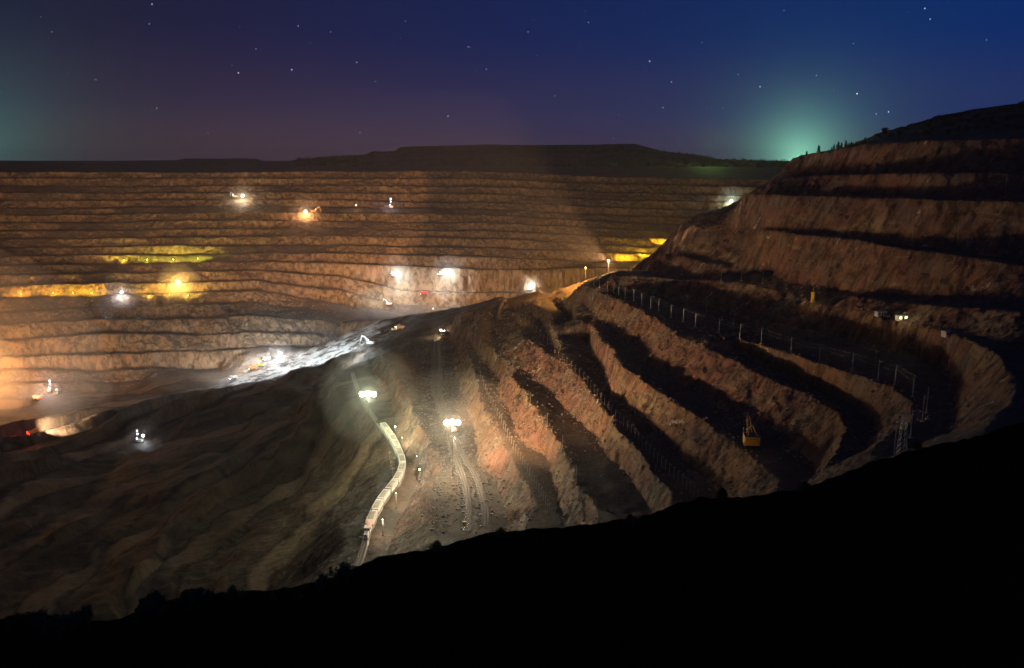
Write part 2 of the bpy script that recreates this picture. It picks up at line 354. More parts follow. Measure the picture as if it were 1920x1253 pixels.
# ------------------------------------------------------------------ materials
def newmat(name):
    m = bpy.data.materials.new(name); m.use_nodes = True
    t = m.node_tree; t.nodes.clear()
    o = t.nodes.new('ShaderNodeOutputMaterial'); b = t.nodes.new('ShaderNodeBsdfPrincipled'); t.links.new(b.outputs[0], o.inputs[0])
    return m, t, b
def rock_material():
    m, t, b = newmat('pit_rock')
    def n(ty, **k):
        x = t.nodes.new(ty)
        for a, v in k.items(): setattr(x, a, v)
        return x
    l = t.links.new
    geo = n('ShaderNodeNewGeometry'); tcx = n('ShaderNodeTexCoord'); P = tcx.outputs['Object']
    def mapping(sc, rot=(0, 0, 0)):
        q = n('ShaderNodeMapping'); q.inputs['Scale'].default_value = sc; q.inputs['Rotation'].default_value = rot; l(P, q.inputs[0]); return q.outputs[0]
    def noise(v, s, d=4, r=.55, dist=0.0):
        q = n('ShaderNodeTexNoise'); q.inputs['Scale'].default_value = s; q.inputs['Detail'].default_value = d
        q.inputs['Roughness'].default_value = r; q.inputs['Distortion'].default_value = dist; l(v, q.inputs['Vector']); return q.outputs['Fac']
    def rng(v, a, b_, c=0, d=1):
        q = n('ShaderNodeMapRange'); q.interpolation_type = 'SMOOTHSTEP'
        for i, z in enumerate((a, b_, c, d), 1): q.inputs[i].default_value = z
        l(v, q.inputs[0]); return q.outputs[0]
    def mix(f, a, b_, ty='MIX'):
        q = n('ShaderNodeMixRGB', blend_type=ty)
        for i, z in zip((0, 1, 2), (f, a, b_)):
            if isinstance(z, (int, float)): q.inputs[i].default_value = z
            elif isinstance(z, tuple): q.inputs[i].default_value = (*z, 1)
            else: l(z, q.inputs[i])
        return q.outputs[0]
    def mul(a, b_):
        q = n('ShaderNodeMath', operation='MULTIPLY')
        for i, z in enumerate((a, b_)):
            if isinstance(z, (int, float)): q.inputs[i].default_value = z
            else: l(z, q.inputs[i])
        return q.outputs[0]
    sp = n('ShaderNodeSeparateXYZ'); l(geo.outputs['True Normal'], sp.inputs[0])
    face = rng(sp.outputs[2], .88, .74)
    iso = mapping((1, 1, 1)); streak = mapping((1, 1, .22), (.25, -.2, 0)); strata = mapping((.12, .12, 1), (.5, .35, 0))
    big = noise(iso, .011, 3); mid = noise(iso, .045, 4); st = noise(streak, .16, 6, .65, .4); fine_ = noise(iso, .5, 5, .7); lay = noise(strata, .12, 4, .6, .6)
    c1 = mix(rng(big, .40, .60), (.285, .165, .098), (.245, .125, .088))
    c1 = mix(rng(mid, .46, .66), c1, (.215, .165, .12))
    c1 = mix(rng(lay, .55, .66), c1, (.34, .25, .14))
    c1 = mix(rng(st, .36, .60), mix(.7, c1, (.045, .03, .024), 'MIX'), c1)
    vein = noise(mapping((1, 1, .3), (.1, .45, .3)), .09, 3, .5, .8)
    vm_ = mul(rng(vein, .66, .70), rng(fine_, .42, .60))
    c1 = mix(vm_, c1, (.60, .50, .42))
    c1 = mix(mul(rng(fine_, .60, .72), .6), c1, (.45, .34, .25))
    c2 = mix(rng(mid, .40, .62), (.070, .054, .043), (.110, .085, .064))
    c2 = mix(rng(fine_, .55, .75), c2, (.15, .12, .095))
    c1 = mix(mul(rng(noise(iso, 1.1, 6, .8), .56, .68), .55), c1, (.50, .37, .27))
    c1 = mix(mul(rng(noise(iso, .8, 6, .8), .46, .36), .7), c1, (.07, .045, .035))
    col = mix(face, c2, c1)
    c1f = mix(rng(st, .36, .60), (.085, .06, .036), mix(rng(mid, .42, .62), (.235, .165, .10), (.205, .135, .09)))
    cbx = n('ShaderNodeVectorMath', operation='LENGTH'); l(P, cbx.inputs[0])
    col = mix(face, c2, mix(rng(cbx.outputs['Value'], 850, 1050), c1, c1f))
    # grass and scrub on the hill tops
    spz = n('ShaderNodeSeparateXYZ'); l(P, spz.inputs[0])
    hi = rng(spz.outputs[2], 14, 24); gr = mul(hi, rng(noise(iso, .06, 4), .38, .5))
    col = mix(gr, col, (.045, .055, .022))
    cb = n('ShaderNodeVectorMath', operation='MULTIPLY'); l(P, cb.inputs[0]); cb.inputs[1].default_value = (1, 1, 0)
    le = n('ShaderNodeVectorMath', operation='LENGTH'); l(cb.outputs[0], le.inputs[0])
    # tipped rock on the left slope and pit floor, darkened to read as unlit
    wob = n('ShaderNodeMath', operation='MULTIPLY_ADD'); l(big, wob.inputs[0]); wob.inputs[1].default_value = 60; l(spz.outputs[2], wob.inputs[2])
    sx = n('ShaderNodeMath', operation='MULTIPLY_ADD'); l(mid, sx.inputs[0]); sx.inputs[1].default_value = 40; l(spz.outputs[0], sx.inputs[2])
    unlit_spoil = mul(rng(wob.outputs[0], -148, -166), mul(rng(sx.outputs[0], 18, -25), rng(le.outputs['Value'], 1175, 1120)))
    col = mix(mul(unlit_spoil, .92), col, mix(rng(noise(iso, .35, 5, .75), .60, .72), mix(rng(mid, .4, .62), (.019, .012, .008), (.050, .032, .021)), (.10, .066, .044)))
    # haul road bands round the tip, toned pale and dark to imitate lit ribs
    pv = n('ShaderNodeVectorMath', operation='MULTIPLY_ADD'); l(P, pv.inputs[0]); pv.inputs[1].default_value = (1, 1.15, 0); pv.inputs[2].default_value = (-60, -598, 0)
    pl = n('ShaderNodeVectorMath', operation='LENGTH'); l(pv.outputs[0], pl.inputs[0])
    pa = n('ShaderNodeMath', operation='MULTIPLY_ADD'); l(big, pa.inputs[0]); pa.inputs[1].default_value = 75; l(pl.outputs['Value'], pa.inputs[2])
    pb = n('ShaderNodeMath', operation='MULTIPLY_ADD'); l(mid, pb.inputs[0]); pb.inputs[1].default_value = 3; l(pa.outputs[0], pb.inputs[2])
    pc = n('ShaderNodeMath', operation='MULTIPLY'); l(pb.outputs[0], pc.inputs[0]); pc.inputs[1].default_value = .085
    ps = n('ShaderNodeMath', operation='SINE'); l(pc.outputs[0], ps.inputs[0])
    road = mul(rng(ps.outputs[0], .45, .75), rng(noise(iso, .012, 3), .38, .52))
    edge = mul(rng(ps.outputs[0], .10, .28), rng(ps.outputs[0], .46, .34))
    col = mix(mul(mul(road, unlit_spoil), .8), col, (.115, .078, .050))
    col = mix(mul(mul(edge, unlit_spoil), .85), col, (.008, .006, .005))
    # pale ramp gravel, colour raised to strengthen the white lit patch
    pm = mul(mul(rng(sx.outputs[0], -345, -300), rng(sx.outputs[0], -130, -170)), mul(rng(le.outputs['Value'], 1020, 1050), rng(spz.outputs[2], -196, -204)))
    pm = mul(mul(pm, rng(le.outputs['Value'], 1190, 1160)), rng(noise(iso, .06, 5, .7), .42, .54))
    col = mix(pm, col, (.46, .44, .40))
    near = rng(le.outputs['Value'], 190, 130)  # ground near the camera coloured almost black to read as unlit
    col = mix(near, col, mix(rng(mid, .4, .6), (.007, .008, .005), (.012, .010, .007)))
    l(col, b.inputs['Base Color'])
    l(rng(fine_, .3, .7, .95, .55), b.inputs['Roughness'])
    l(rng(le.outputs['Value'], 130, 190, 0, .1), b.inputs['Specular IOR Level'])
    bp = n('ShaderNodeBump'); bp.inputs['Strength'].default_value = 1.0; bp.inputs['Distance'].default_value = 1.0
    h1 = n('ShaderNodeMath', operation='MULTIPLY_ADD'); l(st, h1.inputs[0]); h1.inputs[1].default_value = 5.0; l(mul(fine_, 1.3), h1.inputs[2])
    grit = noise(iso, 1.5, 6, .8)
    hb = n('ShaderNodeMath', operation='MULTIPLY_ADD'); l(mul(face, h1.outputs[0]), hb.inputs[0]); hb.inputs[1].default_value = 1.0
    l(mul(grit, 1.5), hb.inputs[2])
    l(hb.outputs[0], bp.inputs['Height']); l(bp.outputs[0], b.inputs['Normal'])
    return m
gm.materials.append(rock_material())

_mats = {}
def mat(name, col, rough=.7, metal=0.0, emit=None, es=0.0, var=.25):
    if name in _mats: return _mats[name]
    m, t, b = newmat(name); _mats[name] = m
    tx = t.nodes.new('ShaderNodeTexCoord'); nz = t.nodes.new('ShaderNodeTexNoise'); nz.inputs['Scale'].default_value = 1.7; nz.inputs['Detail'].default_value = 5
    t.links.new(tx.outputs['Object'], nz.inputs['Vector'])
    mr = t.nodes.new('ShaderNodeMapRange'); mr.inputs[1].default_value = .3; mr.inputs[2].default_value = .7; mr.inputs[3].default_value = 1-var; mr.inputs[4].default_value = 1+var*.4
    t.links.new(nz.outputs['Fac'], mr.inputs[0])
    mx_ = t.nodes.new('ShaderNodeMixRGB'); mx_.blend_type = 'MULTIPLY'; mx_.inputs[0].default_value = 1; mx_.inputs[1].default_value = (*col, 1)
    t.links.new(mr.outputs[0], mx_.inputs[2]); t.links.new(mx_.outputs[0], b.inputs['Base Color'])
    b.inputs['Roughness'].default_value = rough; b.inputs['Metallic'].default_value = metal
    if emit:
        b.inputs['Emission Color'].default_value = (*emit, 1); b.inputs['Emission Strength'].default_value = es
    return m
# ------------------------------------------------------------------ object helpers
def thing(name, label, cat, loc=(0, 0, 0), rotz=0.0, group=None):
    o = bpy.data.objects.new(name, None); C.objects.link(o); o.location = loc; o.rotation_euler = (0, 0, rotz)
    o.empty_display_size = .5; o['label'] = label; o['category'] = cat
    if group: o['group'] = group
    return o
def tag(o, label, cat, group=None):
    o['label'] = label; o['category'] = cat
    if group: o['group'] = group
    return o
class MB:
    def __init__(s): s.v = []; s.f = []
    def box(s, c, d, rx=0, ry=0, rz_=0, taper=1.0):
        R = Matrix.Rotation(rz_, 3, 'Z') @ Matrix.Rotation(ry, 3, 'Y') @ Matrix.Rotation(rx, 3, 'X'); n = len(s.v)
        for z in (-.5, .5):
            k = taper if z > 0 else 1
            for x, y in ((-.5, -.5), (.5, -.5), (.5, .5), (-.5, .5)):
                s.v.append(tuple(Vector(c) + R @ Vector((x*d[0]*k, y*d[1]*k, z*d[2]))))
        s.f += [tuple(n+i for i in q) for q in ((3,2,1,0),(4,5,6,7),(0,1,5,4),(1,2,6,5),(2,3,7,6),(3,0,4,7))]; return s
    def tube(s, a, b, r0, r1=None, n=8):
        a = Vector(a); b = Vector(b); r1 = r0 if r1 is None else r1; d = (b-a).normalized()
        u = d.orthogonal().normalized(); w = d.cross(u); k = len(s.v)
        for p, r in ((a, r0), (b, r1)):
            for i in range(n):
                t = 2*math.pi*i/n; s.v.append(tuple(p + u*(r*math.cos(t)) + w*(r*math.sin(t))))
        for i in range(n): j = (i+1) % n; s.f.append((k+i, k+j, k+n+j, k+n+i))
        s.f.append(tuple(k+i for i in reversed(range(n)))); s.f.append(tuple(k+n+i for i in range(n))); return s
    def path(s, pts, r, n=5):
        for a, b in zip(pts[:-1], pts[1:]): s.tube(a, b, r, r, n)
        return s
    def prism(s, pts, x0, x1):
        """outline in the y-z plane pushed from x0 to x1"""
        k = len(s.v); n = len(pts)
        for x in (x0, x1): s.v += [(x, p[0], p[1]) for p in pts]
        s.f.append(tuple(k+i for i in reversed(range(n)))); s.f.append(tuple(k+n+i for i in range(n)))
        for i in range(n): j = (i+1) % n; s.f.append((k+i, k+j, k+n+j, k+n+i))
        return s
    def ball(s, c, r, n=8, sq=1.0):
        k = len(s.v); m = n//2
        s.v.append((c[0], c[1], c[2]+r*sq))
        for i in range(1, m):
            ph = math.pi*i/m
            for j in range(n):
                t = 2*math.pi*j/n; s.v.append((c[0]+r*math.sin(ph)*math.cos(t), c[1]+r*math.sin(ph)*math.sin(t), c[2]+r*sq*math.cos(ph)))
        s.v.append((c[0], c[1], c[2]-r*sq)); e = len(s.v)-1
        for j in range(n):
            q = (j+1) % n; s.f.append((k, k+1+j, k+1+q)); s.f.append((e, e-n+q, e-n+j))
            for i in range(m-2): a = k+1+i*n; s.f.append((a+j, a+n+j, a+n+q, a+q))
        return s
    def obj(s, name, m, parent=None, label=None):
        me = bpy.data.meshes.new(name); me.from_pydata(s.v, [], s.f); me.update(); me.materials.append(m)
        bm = bmesh.new(); bm.from_mesh(me); bmesh.ops.recalc_face_normals(bm, faces=bm.faces); bm.to_mesh(me); bm.free()
        o = bpy.data.objects.new(name, me); C.objects.link(o); o.parent = parent
        if label: o['label'] = label
        return o
def dup(root, loc, rotz=0.0, label=None, scale=None):
    r = root.copy(); C.objects.link(r); r.location = loc; r.rotation_euler = (0, 0, rotz)
    if label: r['label'] = label
    if scale: r.scale = (scale,)*3
    for ch in list(root.children):
        c = ch.copy(); C.objects.link(c); c.parent = r
        for g in list(ch.children): e = g.copy(); C.objects.link(e); e.parent = c
    return r

# ------------------------------------------------------------------ haze and lamps
def haze_box():
    mb = MB(); mb.box((0, 4600, -119), (18400, 9800, 392))
    m = bpy.data.materials.new('haze'); m.use_nodes = True; t = m.node_tree; t.nodes.clear()
    ou = t.nodes.new('ShaderNodeOutputMaterial'); v = t.nodes.new('ShaderNodeVolumePrincipled')
    v.inputs['Color'].default_value = (.92, .86, .80, 1); v.inputs['Density'].default_value = HAZE; v.inputs['Anisotropy'].default_value = .2
    t.links.new(v.outputs[0], ou.inputs['Volume']); o = mb.obj('haze', m); o['kind'] = 'stuff'
HAZE = .000034
haze_box()
_dm = {}
def dust(loc, r, dens):
    """fog ball added to imitate the lens bloom round a lamp"""
    if dens not in _dm:
        m = bpy.data.materials.new('dust'); m.use_nodes = True; t = m.node_tree; t.nodes.clear()
        ou = t.nodes.new('ShaderNodeOutputMaterial'); v = t.nodes.new('ShaderNodeVolumePrincipled')
        v.inputs['Color'].default_value = (.95, .92, .88, 1); v.inputs['Density'].default_value = dens
        t.links.new(v.outputs[0], ou.inputs['Volume']); _dm[dens] = m
    o = MB().ball((0, 0, 0), r, 20).obj('lamp_halo', _dm[dens]); o.location = loc; o['kind'] = 'stuff'
    if r > 9: dust(loc, r*.42, dens*3.5)
def lamp(loc, W, col, r=.4, spot=None, aim=None, blend=.3, name='light'):
    d = bpy.data.lights.new(name, 'SPOT' if spot else 'POINT'); d.energy = W; d.color = col; d.shadow_soft_size = r
    o = bpy.data.objects.new(name, d); C.objects.link(o); o.location = loc
    if spot:
        d.spot_size = math.radians(spot); d.spot_blend = blend
        o.rotation_euler = (Vector(aim)-Vector(loc)).to_track_quat('-Z', 'Y').to_euler()
    return o
def glowmat(col, s):
    return mat('glow_%s_%s' % ('_'.join('%.2f' % c for c in col), s), (.8, .8, .8), .5, 0, col, s)
steel = mat('galvanised steel', (.32, .30, .27), .5, .6)
def mast(head, label, col, W, es=60, r=.9, group=None, halo_r=0, dens=1.2e-3, spot=None, aim=None, blend=.5, name='floodlight_mast', cat='floodlight', local=.04, lcol=None):
    """lamp mast whose lamp head sits at the given point, standing on the ground below it"""
    g = hz(head[0], head[1]); h = head[2]-g
    if h < 2.5: h = 2.5; head = Vector((head[0], head[1], g+h))
    t = thing(name, label, cat, (head[0], head[1], g), 0, group)
    MB().tube((0, 0, -.5), (0, 0, h-.3), .2, .1).box((0, 0, .15), (1.2, 1.2, .7)).obj('pole', mat('tarred pole', (.04, .035, .03), .9), t)
    MB().box((0, .35, h), (1.7*r, .3, .9*r)).tube((-.8*r, .3, h-.5), (.8*r, .3, h-.5), .08, .08, 6).obj('lamp_housing', steel, t)
    gl = MB().ball((0, -.3, h), .62*r, 10)
    gl.obj('lamp_glass', glowmat(lcol or col, es), t)
    if r > 1.9 and W > 3e5:
        for x in (-1.35*r, 1.35*r): MB().ball((x, -.3, h-.1), .55*r, 10).obj('lamp_glass', glowmat(lcol or col, es), t)  # side balls added to imitate a wide saturated glow
    c = Vector((head[0], head[1], g+h))+Vector((0, -.3, 0)); ls = .4*r+.1; off = .62*r+ls+.9
    if spot:
        lamp(c+(Vector(aim)-c).normalized()*off, W, col, ls, spot, aim, blend)
        lamp(c+Vector((0, -.3, -1)).normalized()*off, W*local, lcol or col, ls)
    else: lamp(c+Vector((0, -.5, -.8)).normalized()*off, W, col, ls)
    if halo_r: dust((head[0], head[1], g+h), halo_r, dens)
    return t
# ------------------------------------------------------------------ machines (all face local +Y)
yel = mat('yellow machine paint', (.50, .27, .03), .55); blk = mat('dark greasy steel', (.03, .028, .026), .6, .4); rub = mat('rubber', (.02, .02, .02), .85)
gls = mat('window glass', (.03, .04, .05), .1); wht = mat('pale machine paint', (.55, .52, .46), .5); red = mat('red paint', (.45, .03, .025), .5)
orp = mat('orange machine paint', (.5, .17, .03), .55); conc = mat('concrete', (.30, .28, .25), .85); wood = mat('weathered wood', (.16, .12, .085), .9)
HW = (1.0, .95, .85)
def crawler(mb, x, L_, h, w):
    mb.prism([(-L_/2+h/2, 0), (L_/2-h/2, 0), (L_/2, h*.35), (L_/2, h*.7), (L_/2-h/2, h), (-L_/2+h/2, h), (-L_/2, h*.7), (-L_/2, h*.35)], x-w/2, x+w/2)
    for i in range(5): mb.tube((x-w/2-.05, -L_/2+L_*(i+.5)/5, h*.42), (x+w/2+.05, -L_/2+L_*(i+.5)/5, h*.42), h*.3, h*.3, 10)
def rope_shovel(label, loc, rot):
    t = thing('rope_shovel', label, 'excavator', loc, rot); t.scale = (.88,)*3
    for x in (-2.6, 2.6): m = MB(); crawler(m, x, 7.6, 1.7, 1.3); m.obj('crawler_track', blk, t)
    MB().tube((0, 0, 1.2), (0, 0, 2.2), 2.3, 2.1, 20).box((0, 0, .95), (4.2, 3.2, .9)).obj('undercarriage', blk, t)
    b = MB(); b.box((0, -2.0, 4.2), (7.0, 7.0, 4.0)).box((0, -5.9, 3.3), (6.2, 1.0, 2.2)).box((0, -2.0, 2.2), (7.4, 8.2, .3)); h = b.obj('machinery_house', yel, t)
    g = MB()
    for i in range(6): g.box((-3.56, -4.6+i*1.05, 4.2), (.09, .75, 2.8)).box((3.56, -4.6+i*1.05, 4.2), (.09, .75, 2.8))
    for i in range(4): g.box((-2.3+i*1.5, -5.56, 5.3), (1.1, .09, 1.2))
    g.obj('louvre_panel', mat('dull yellow paint', (.34, .20, .03), .6), h)
    MB().box((0, -2, 6.3), (7.2, 7.2, .22)).box((0, -3, 6.7), (2.2, 2.4, .7)).tube((2, -1, 6.3), (2, -1, 7.6), .25).obj('roof', blk, h)
    MB().path([(-3.6, -5.4, 2.4), (-3.6, -5.4, 3.5), (-3.6, 1.4, 3.5), (-3.6, 1.4, 2.4)], .06).obj('handrail', yel, t)
    MB().path([(3.6, -5.4, 2.4), (3.6, -5.4, 3.5), (3.6, 1.4, 3.5)], .06).obj('handrail', yel, t)
    MB().box((-2.6, 2.4, 4.6), (1.7, 2.0, 2.6)).obj('cab', yel, t)
    MB().box((-2.6, 3.42, 4.9), (1.4, .06, 1.4)).box((-3.47, 2.5, 4.9), (.06, 1.5, 1.2)).obj('cab_window', gls, t)
    b = MB()
    for x in (-.9, .9): b.tube((x*1.3, 1.8, 3.0), (x*.6, 10.5, 13.0), .42, .28, 8)
    for i in range(6):
        k = (i+.5)/6; b.tube((-.95+k*.4, 1.8+8.7*k, 3+10*k), (.95-k*.4, 1.8+8.7*k, 3+10*k), .14, .14, 6)
    b.obj('boom', yel, t)
    s = MB()
    for x in (-.55, .55): s.tube((x-.15, 10.7, 13.2), (x+.15, 10.7, 13.2), .95, .95, 18)
    s.box((0, 10.3, 13.3), (2.0, 1.0, .4)).obj('boom_sheave', blk, t)
    MB().tube((-2.4, .6, 6.2), (-.5, -.4, 10.6), .2).tube((2.4, .6, 6.2), (.5, -.4, 10.6), .2).tube((-2.4, -4.6, 6.2), (-.5, -.5, 10.6), .16).tube((2.4, -4.6, 6.2), (.5, -.5, 10.6), .16).tube((-.7, -.45, 10.6), (.7, -.45, 10.6), .25).obj('gantry', yel, t)
    MB().path([(-.5, -.4, 10.6), (-.6, 10.4, 13.4)], .07).path([(.5, -.4, 10.6), (.6, 10.4, 13.4)], .07).path([(0, 11.4, 13.2), (0, 12.6, 5.4)], .07).obj('hoist_rope', blk, t)
    st = MB(); st.tube((-.5, 2.6, 8.4), (-.5, 11.6, 4.8), .28, .24, 8).tube((.5, 2.6, 8.4), (.5, 11.6, 4.8), .28, .24, 8); d = st.obj('dipper_stick', yel, t)
    MB().prism([(11.4, 3.0), (13.9, 3.4), (14.2, 5.9), (11.9, 5.6)], -1.5, 1.5).box((-1.1, 14.1, 6.2), (.25, .35, .7)).box((0, 14.1, 6.2), (.25, .35, .7)).box((1.1, 14.1, 6.2), (.25, .35, .7)).obj('dipper', blk, t)
    MB().path([(3.9, -3.5, 0.4), (3.6, -3.5, 2.4)], .05).path([(3.9, -2.9, 0.4), (3.6, -2.9, 2.4)], .05).obj('ladder', yel, t)
    return t
def excavator(label, loc, rot, m=None, group=None, sc_=1.0, light=None):
    m = m or yel
    t = thing('tracked_excavator', label, 'excavator', loc, rot, group); t.scale = (sc_,)*3
    for x in (-2, 2): k = MB(); crawler(k, x, 5.8, 1.4, .9); k.obj('crawler_track', blk, t)
    MB().tube((0, 0, 1.0), (0, 0, 1.7), 1.4, 1.4, 14).box((0, 0, .8), (3.2, 2.4, .5)).obj('undercarriage', blk, t)
    h = MB().box((0, -1.2, 2.8), (4.2, 4.6, 2.2)).box((.4, -3.8, 2.6), (3.6, 1.0, 1.7)).obj('body', m, t)
    MB().box((.7, -2.2, 4.0), (2.4, 2.2, .3)).tube((1.4, -2, 4), (1.4, -2, 4.9), .16).obj('engine_cover', blk, h)
    c = MB().box((-1.4, 1.3, 3.3), (1.3, 1.9, 2.6)).obj('cab', m, t); MB().box((-1.4, 2.28, 3.6), (1.1, .06, 1.5)).box((-2.07, 1.4, 3.6), (.06, 1.4, 1.3)).obj('window', gls, c)
    MB().prism([(.6, 2.3), (1.3, 2.0), (3.6, 6.4), (6.4, 7.3), (6.2, 8.0), (3.0, 7.3)], -.1, .6).obj('boom', m, t)
    MB().prism([(5.7, 8.4), (6.4, 8.6), (8.2, 3.0), (7.6, 2.8)], 0, .5).obj('arm', m, t)
    MB().tube((.25, 1.8, 2.4), (.25, 4.2, 6.0), .14).tube((.25, 3.6, 7.4), (.25, 5.9, 8.4), .12).obj('hydraulic_ram', steel, t)
    MB().prism([(7.3, 3.2), (8.6, 3.2), (8.8, 1.6), (7.6, .7), (6.6, 1.4)], -.7, 1.2).obj('bucket', blk, t)
    for x in (-.7, -2.0): MB().box((x, 1.2, 4.75), (.45, .2, .3)).obj('work_lamp', glowmat(light or HW, 120), t)
    return t
def drill_rig(label, loc, rot, light=(.9, .8, 1.0), group=None, sc_=1.0):
    t = thing('drill_rig', label, 'drill rig', loc, rot, group); t.scale = (sc_,)*3
    for x in (-1.7, 1.7): k = MB(); crawler(k, x, 5.5, 1.2, .8); k.obj('crawler_track', blk, t)
    MB().box((0, -.8, 2.6), (3.6, 6.2, 2.2)).box((0, -.6, 1.4), (3.0, 5.0, .5)).obj('body', wht, t)
    c = MB().box((-1.1, 3.0, 2.9), (1.4, 1.5, 2.4)).obj('cab', wht, t); MB().box((-1.1, 3.78, 3.2), (1.1, .06, 1.3)).obj('window', gls, c)
    m = MB()
    for x in (.2, 1.2):
        for y in (3.0, 3.9): m.tube((x, y, .6), (x, y, 14.5), .1, .1, 6)
    for i in range(12):
        z = 1+i*1.15; m.tube((.2, 3, z), (1.2, 3, z+1.1), .05, .05, 5).tube((.2, 3.9, z+1.1), (1.2, 3.9, z), .05, .05, 5)
    m.obj('mast', steel, t)
    MB().tube((.7, 3.45, .3), (.7, 3.45, 13.2), .13).obj('drill_string', blk, t)
    for x, z in ((.7, 12.5), (.7, 9), (-.8, 4.4)): MB().box((x, 2.8, z), (.8, .2, .5)).obj('work_lamp', glowmat(light, 120), t)
    return t
def dump_truck(label, loc, rot, m=None, group=None, lights=True, sc_=1.0):
    m = m or yel
    t = thing('dump_truck', label, 'dump truck', loc, rot, group); t.scale = (sc_,)*3
    MB().box((0, 0, 1.7), (2.6, 8.6, .7)).box((0, 4.0, 1.7), (4.4, .9, 1.2)).obj('chassis', blk, t)
    MB().prism([(-4.9, 3.6), (-4.6, 2.5), (1.6, 2.2), (2.2, 4.5), (4.4, 4.8), (4.4, 5.1), (1.6, 5.0), (1.2, 4.3), (-4.7, 4.4)], -2.5, 2.5).obj('dump_bed', m, t)
    c = MB().box((-1.0, 3.3, 3.3), (1.9, 1.7, 2.0)).obj('cab', m, t); MB().box((-1.0, 4.18, 3.6), (1.6, .06, .9)).obj('window', gls, c)
    MB().box((.9, 3.6, 2.6), (1.9, 1.5, 1.3)).obj('bonnet', m, t)
    for x in (-2.0, 2.0):
        for y in (2.6, -2.4):
            w = MB().tube((x-.5, y, 1.25), (x+.5, y, 1.25), 1.25, 1.25, 18).obj('wheel', rub, t)
            MB().tube((x-.54, y, 1.25), (x+.54, y, 1.25), .6, .6, 12).obj('rim', m, w)
    for x in (-1.7, 1.7):
        MB().box((x, 4.5, 1.7), (.5, .12, .35)).obj('headlight', glowmat(HW, 200) if lights else gls, t)
        MB().box((x, -4.4, 1.9), (.45, .12, .3)).obj('tail_light', glowmat((1, .03, .02), 40) if lights else red, t)
    return t
def cabin(label, loc, rot, lit=None, group=None, sc_=1.0, m=None):
    t = thing('site_cabin', label, 'cabin', loc, rot, group); t.scale = (sc_,)*3
    MB().box((0, 0, 1.5), (5.4, 2.5, 2.4)).box((-2, 0, .15), (.4, 2.2, .4)).box((2, 0, .15), (.4, 2.2, .4)).obj('wall', m or wht, t)
    MB().box((0, 0, 2.78), (5.7, 2.8, .16)).obj('roof', steel, t)
    gw = glowmat(lit, 6) if lit else gls
    for x in (-1.6, 1.5): MB().box((x, -1.27, 1.7), (1.1, .05, .9)).obj('window', gw, t)
    MB().box((0, -1.27, 1.35), (.85, .06, 1.9)).obj('door', blk, t)
    return t
def R2(px, py, px2, py2):
    """heading from one seen ground point to another"""
    a = cast(px, py); b = cast(px2, py2); return math.atan2(-(b.x-a.x), b.y-a.y)

# the yellow shovel on the right-hand bench
p = cast(1407, 837); rope_shovel('large yellow rope shovel on the dark bench below the tall rock face', p, math.radians(-6))

lamp(p+Vector((-15, -14, 9)), 1.8e3, (1, .72, .4), .4)  # bodiless light added to brighten the shovel
# ------------------------------------------------------------------ main working lights
A1 = atR(848, 792, 484); A2 = atR(690, 739, 596)
mast(Vector(A1), 'brightest warm floodlight above the railway in the valley', (1, .54, .25), 6.5e5, 900, 2.5, halo_r=32, dens=7e-4, spot=150, aim=(110, 560, -118), blend=.6, local=.17, lcol=(1, .84, .56))
mast(Vector(A2), 'wide greenish white floodlight at the head of the winding track', (1, .56, .27), 2.0e6, 900, 3.1, halo_r=34, dens=5.5e-4, spot=118, aim=(90, 560, -118), blend=.85, local=.014, lcol=(.90, 1, .66))
lamp(Vector(A2)+Vector((0, -4, 1)), 9e4, (.92, 1, .68), 1.2)
# (px, py) of the lamp head, colour, power, glow strength, size, halo radius, label
SPOTS = [
 (745, 511, 1290, (.62, .86, 1), 1.6e5, 700, 3.4, 46, 'left one of two blue white floodlights on the far pit wall'),
 (843, 508, 1300, (.62, .86, 1), 1.4e5, 700, 3.2, 44, 'right one of two blue white floodlights on the far pit wall'),
 (573, 397, 1545, (1, .50, .22), 1.6e5, 700, 3.6, 46, 'orange floodlight high on the far pit wall'),
 (455, 367, 1600, (1, .82, .58), 1.2e5, 700, 3.4, 36, 'warm white floodlight topmost on the far pit wall'),
 (334, 529, 1310, (1, .66, .20), 2.2e5, 700, 3.2, 46, 'yellow floodlight on a mast over the left terraces'),
 (1371, 377, 800, (.80, 1, .80), 5e4, 1200, 2.4, 44, 'green white floodlight on the shoulder of the right hill'),
 (995, 534, 905, (.85, .95, 1), 6e4, 700, 2.4, 26, 'cool white floodlight at the end of the orange platform'),
 (826, 619, 868, (1, .72, .42), 2.2e4, 400, 1.5, 18, 'small warm lamp at the head of the railway valley'),
 (268, 817, 895, (.70, .88, 1), 1.2e4, 400, 1.8, 28, 'blue white lamp alone on the dark pit floor'),
 (525, 662, 1105, (.85, .92, 1), 1e5, 700, 2.8, 28, 'white floodlight at the top of the lit loading area'),
 (228, 548, 1280, (.80, .85, 1), 9e4, 700, 2.4, 28, 'white lamp left of the yellow floodlight on the terraces'),
 (668, 385, 1555, (1, .62, .36), 1.5e4, 120, .9, 0, 'small orange lamp between the orange floodlight and the drill rig'),
 (741, 800, 600, (1, .90, .62), 9e4, 120, .6, 0, 'low warm light added at the upper end of the layered rock face'),  # extra lamp put in to brighten the layered rock
 (787, 880, 522, (1, .86, .62), 9e4, 120, .6, 0, 'low warm lamp at the foot of the layered rock face'),
]
for px, py, R, col, W, es, r, dr, lab in SPOTS:
    mast(above(px, py, 9 if R > 950 else 7), lab, col, W*.36, es, r*.85, halo_r=dr*.62)

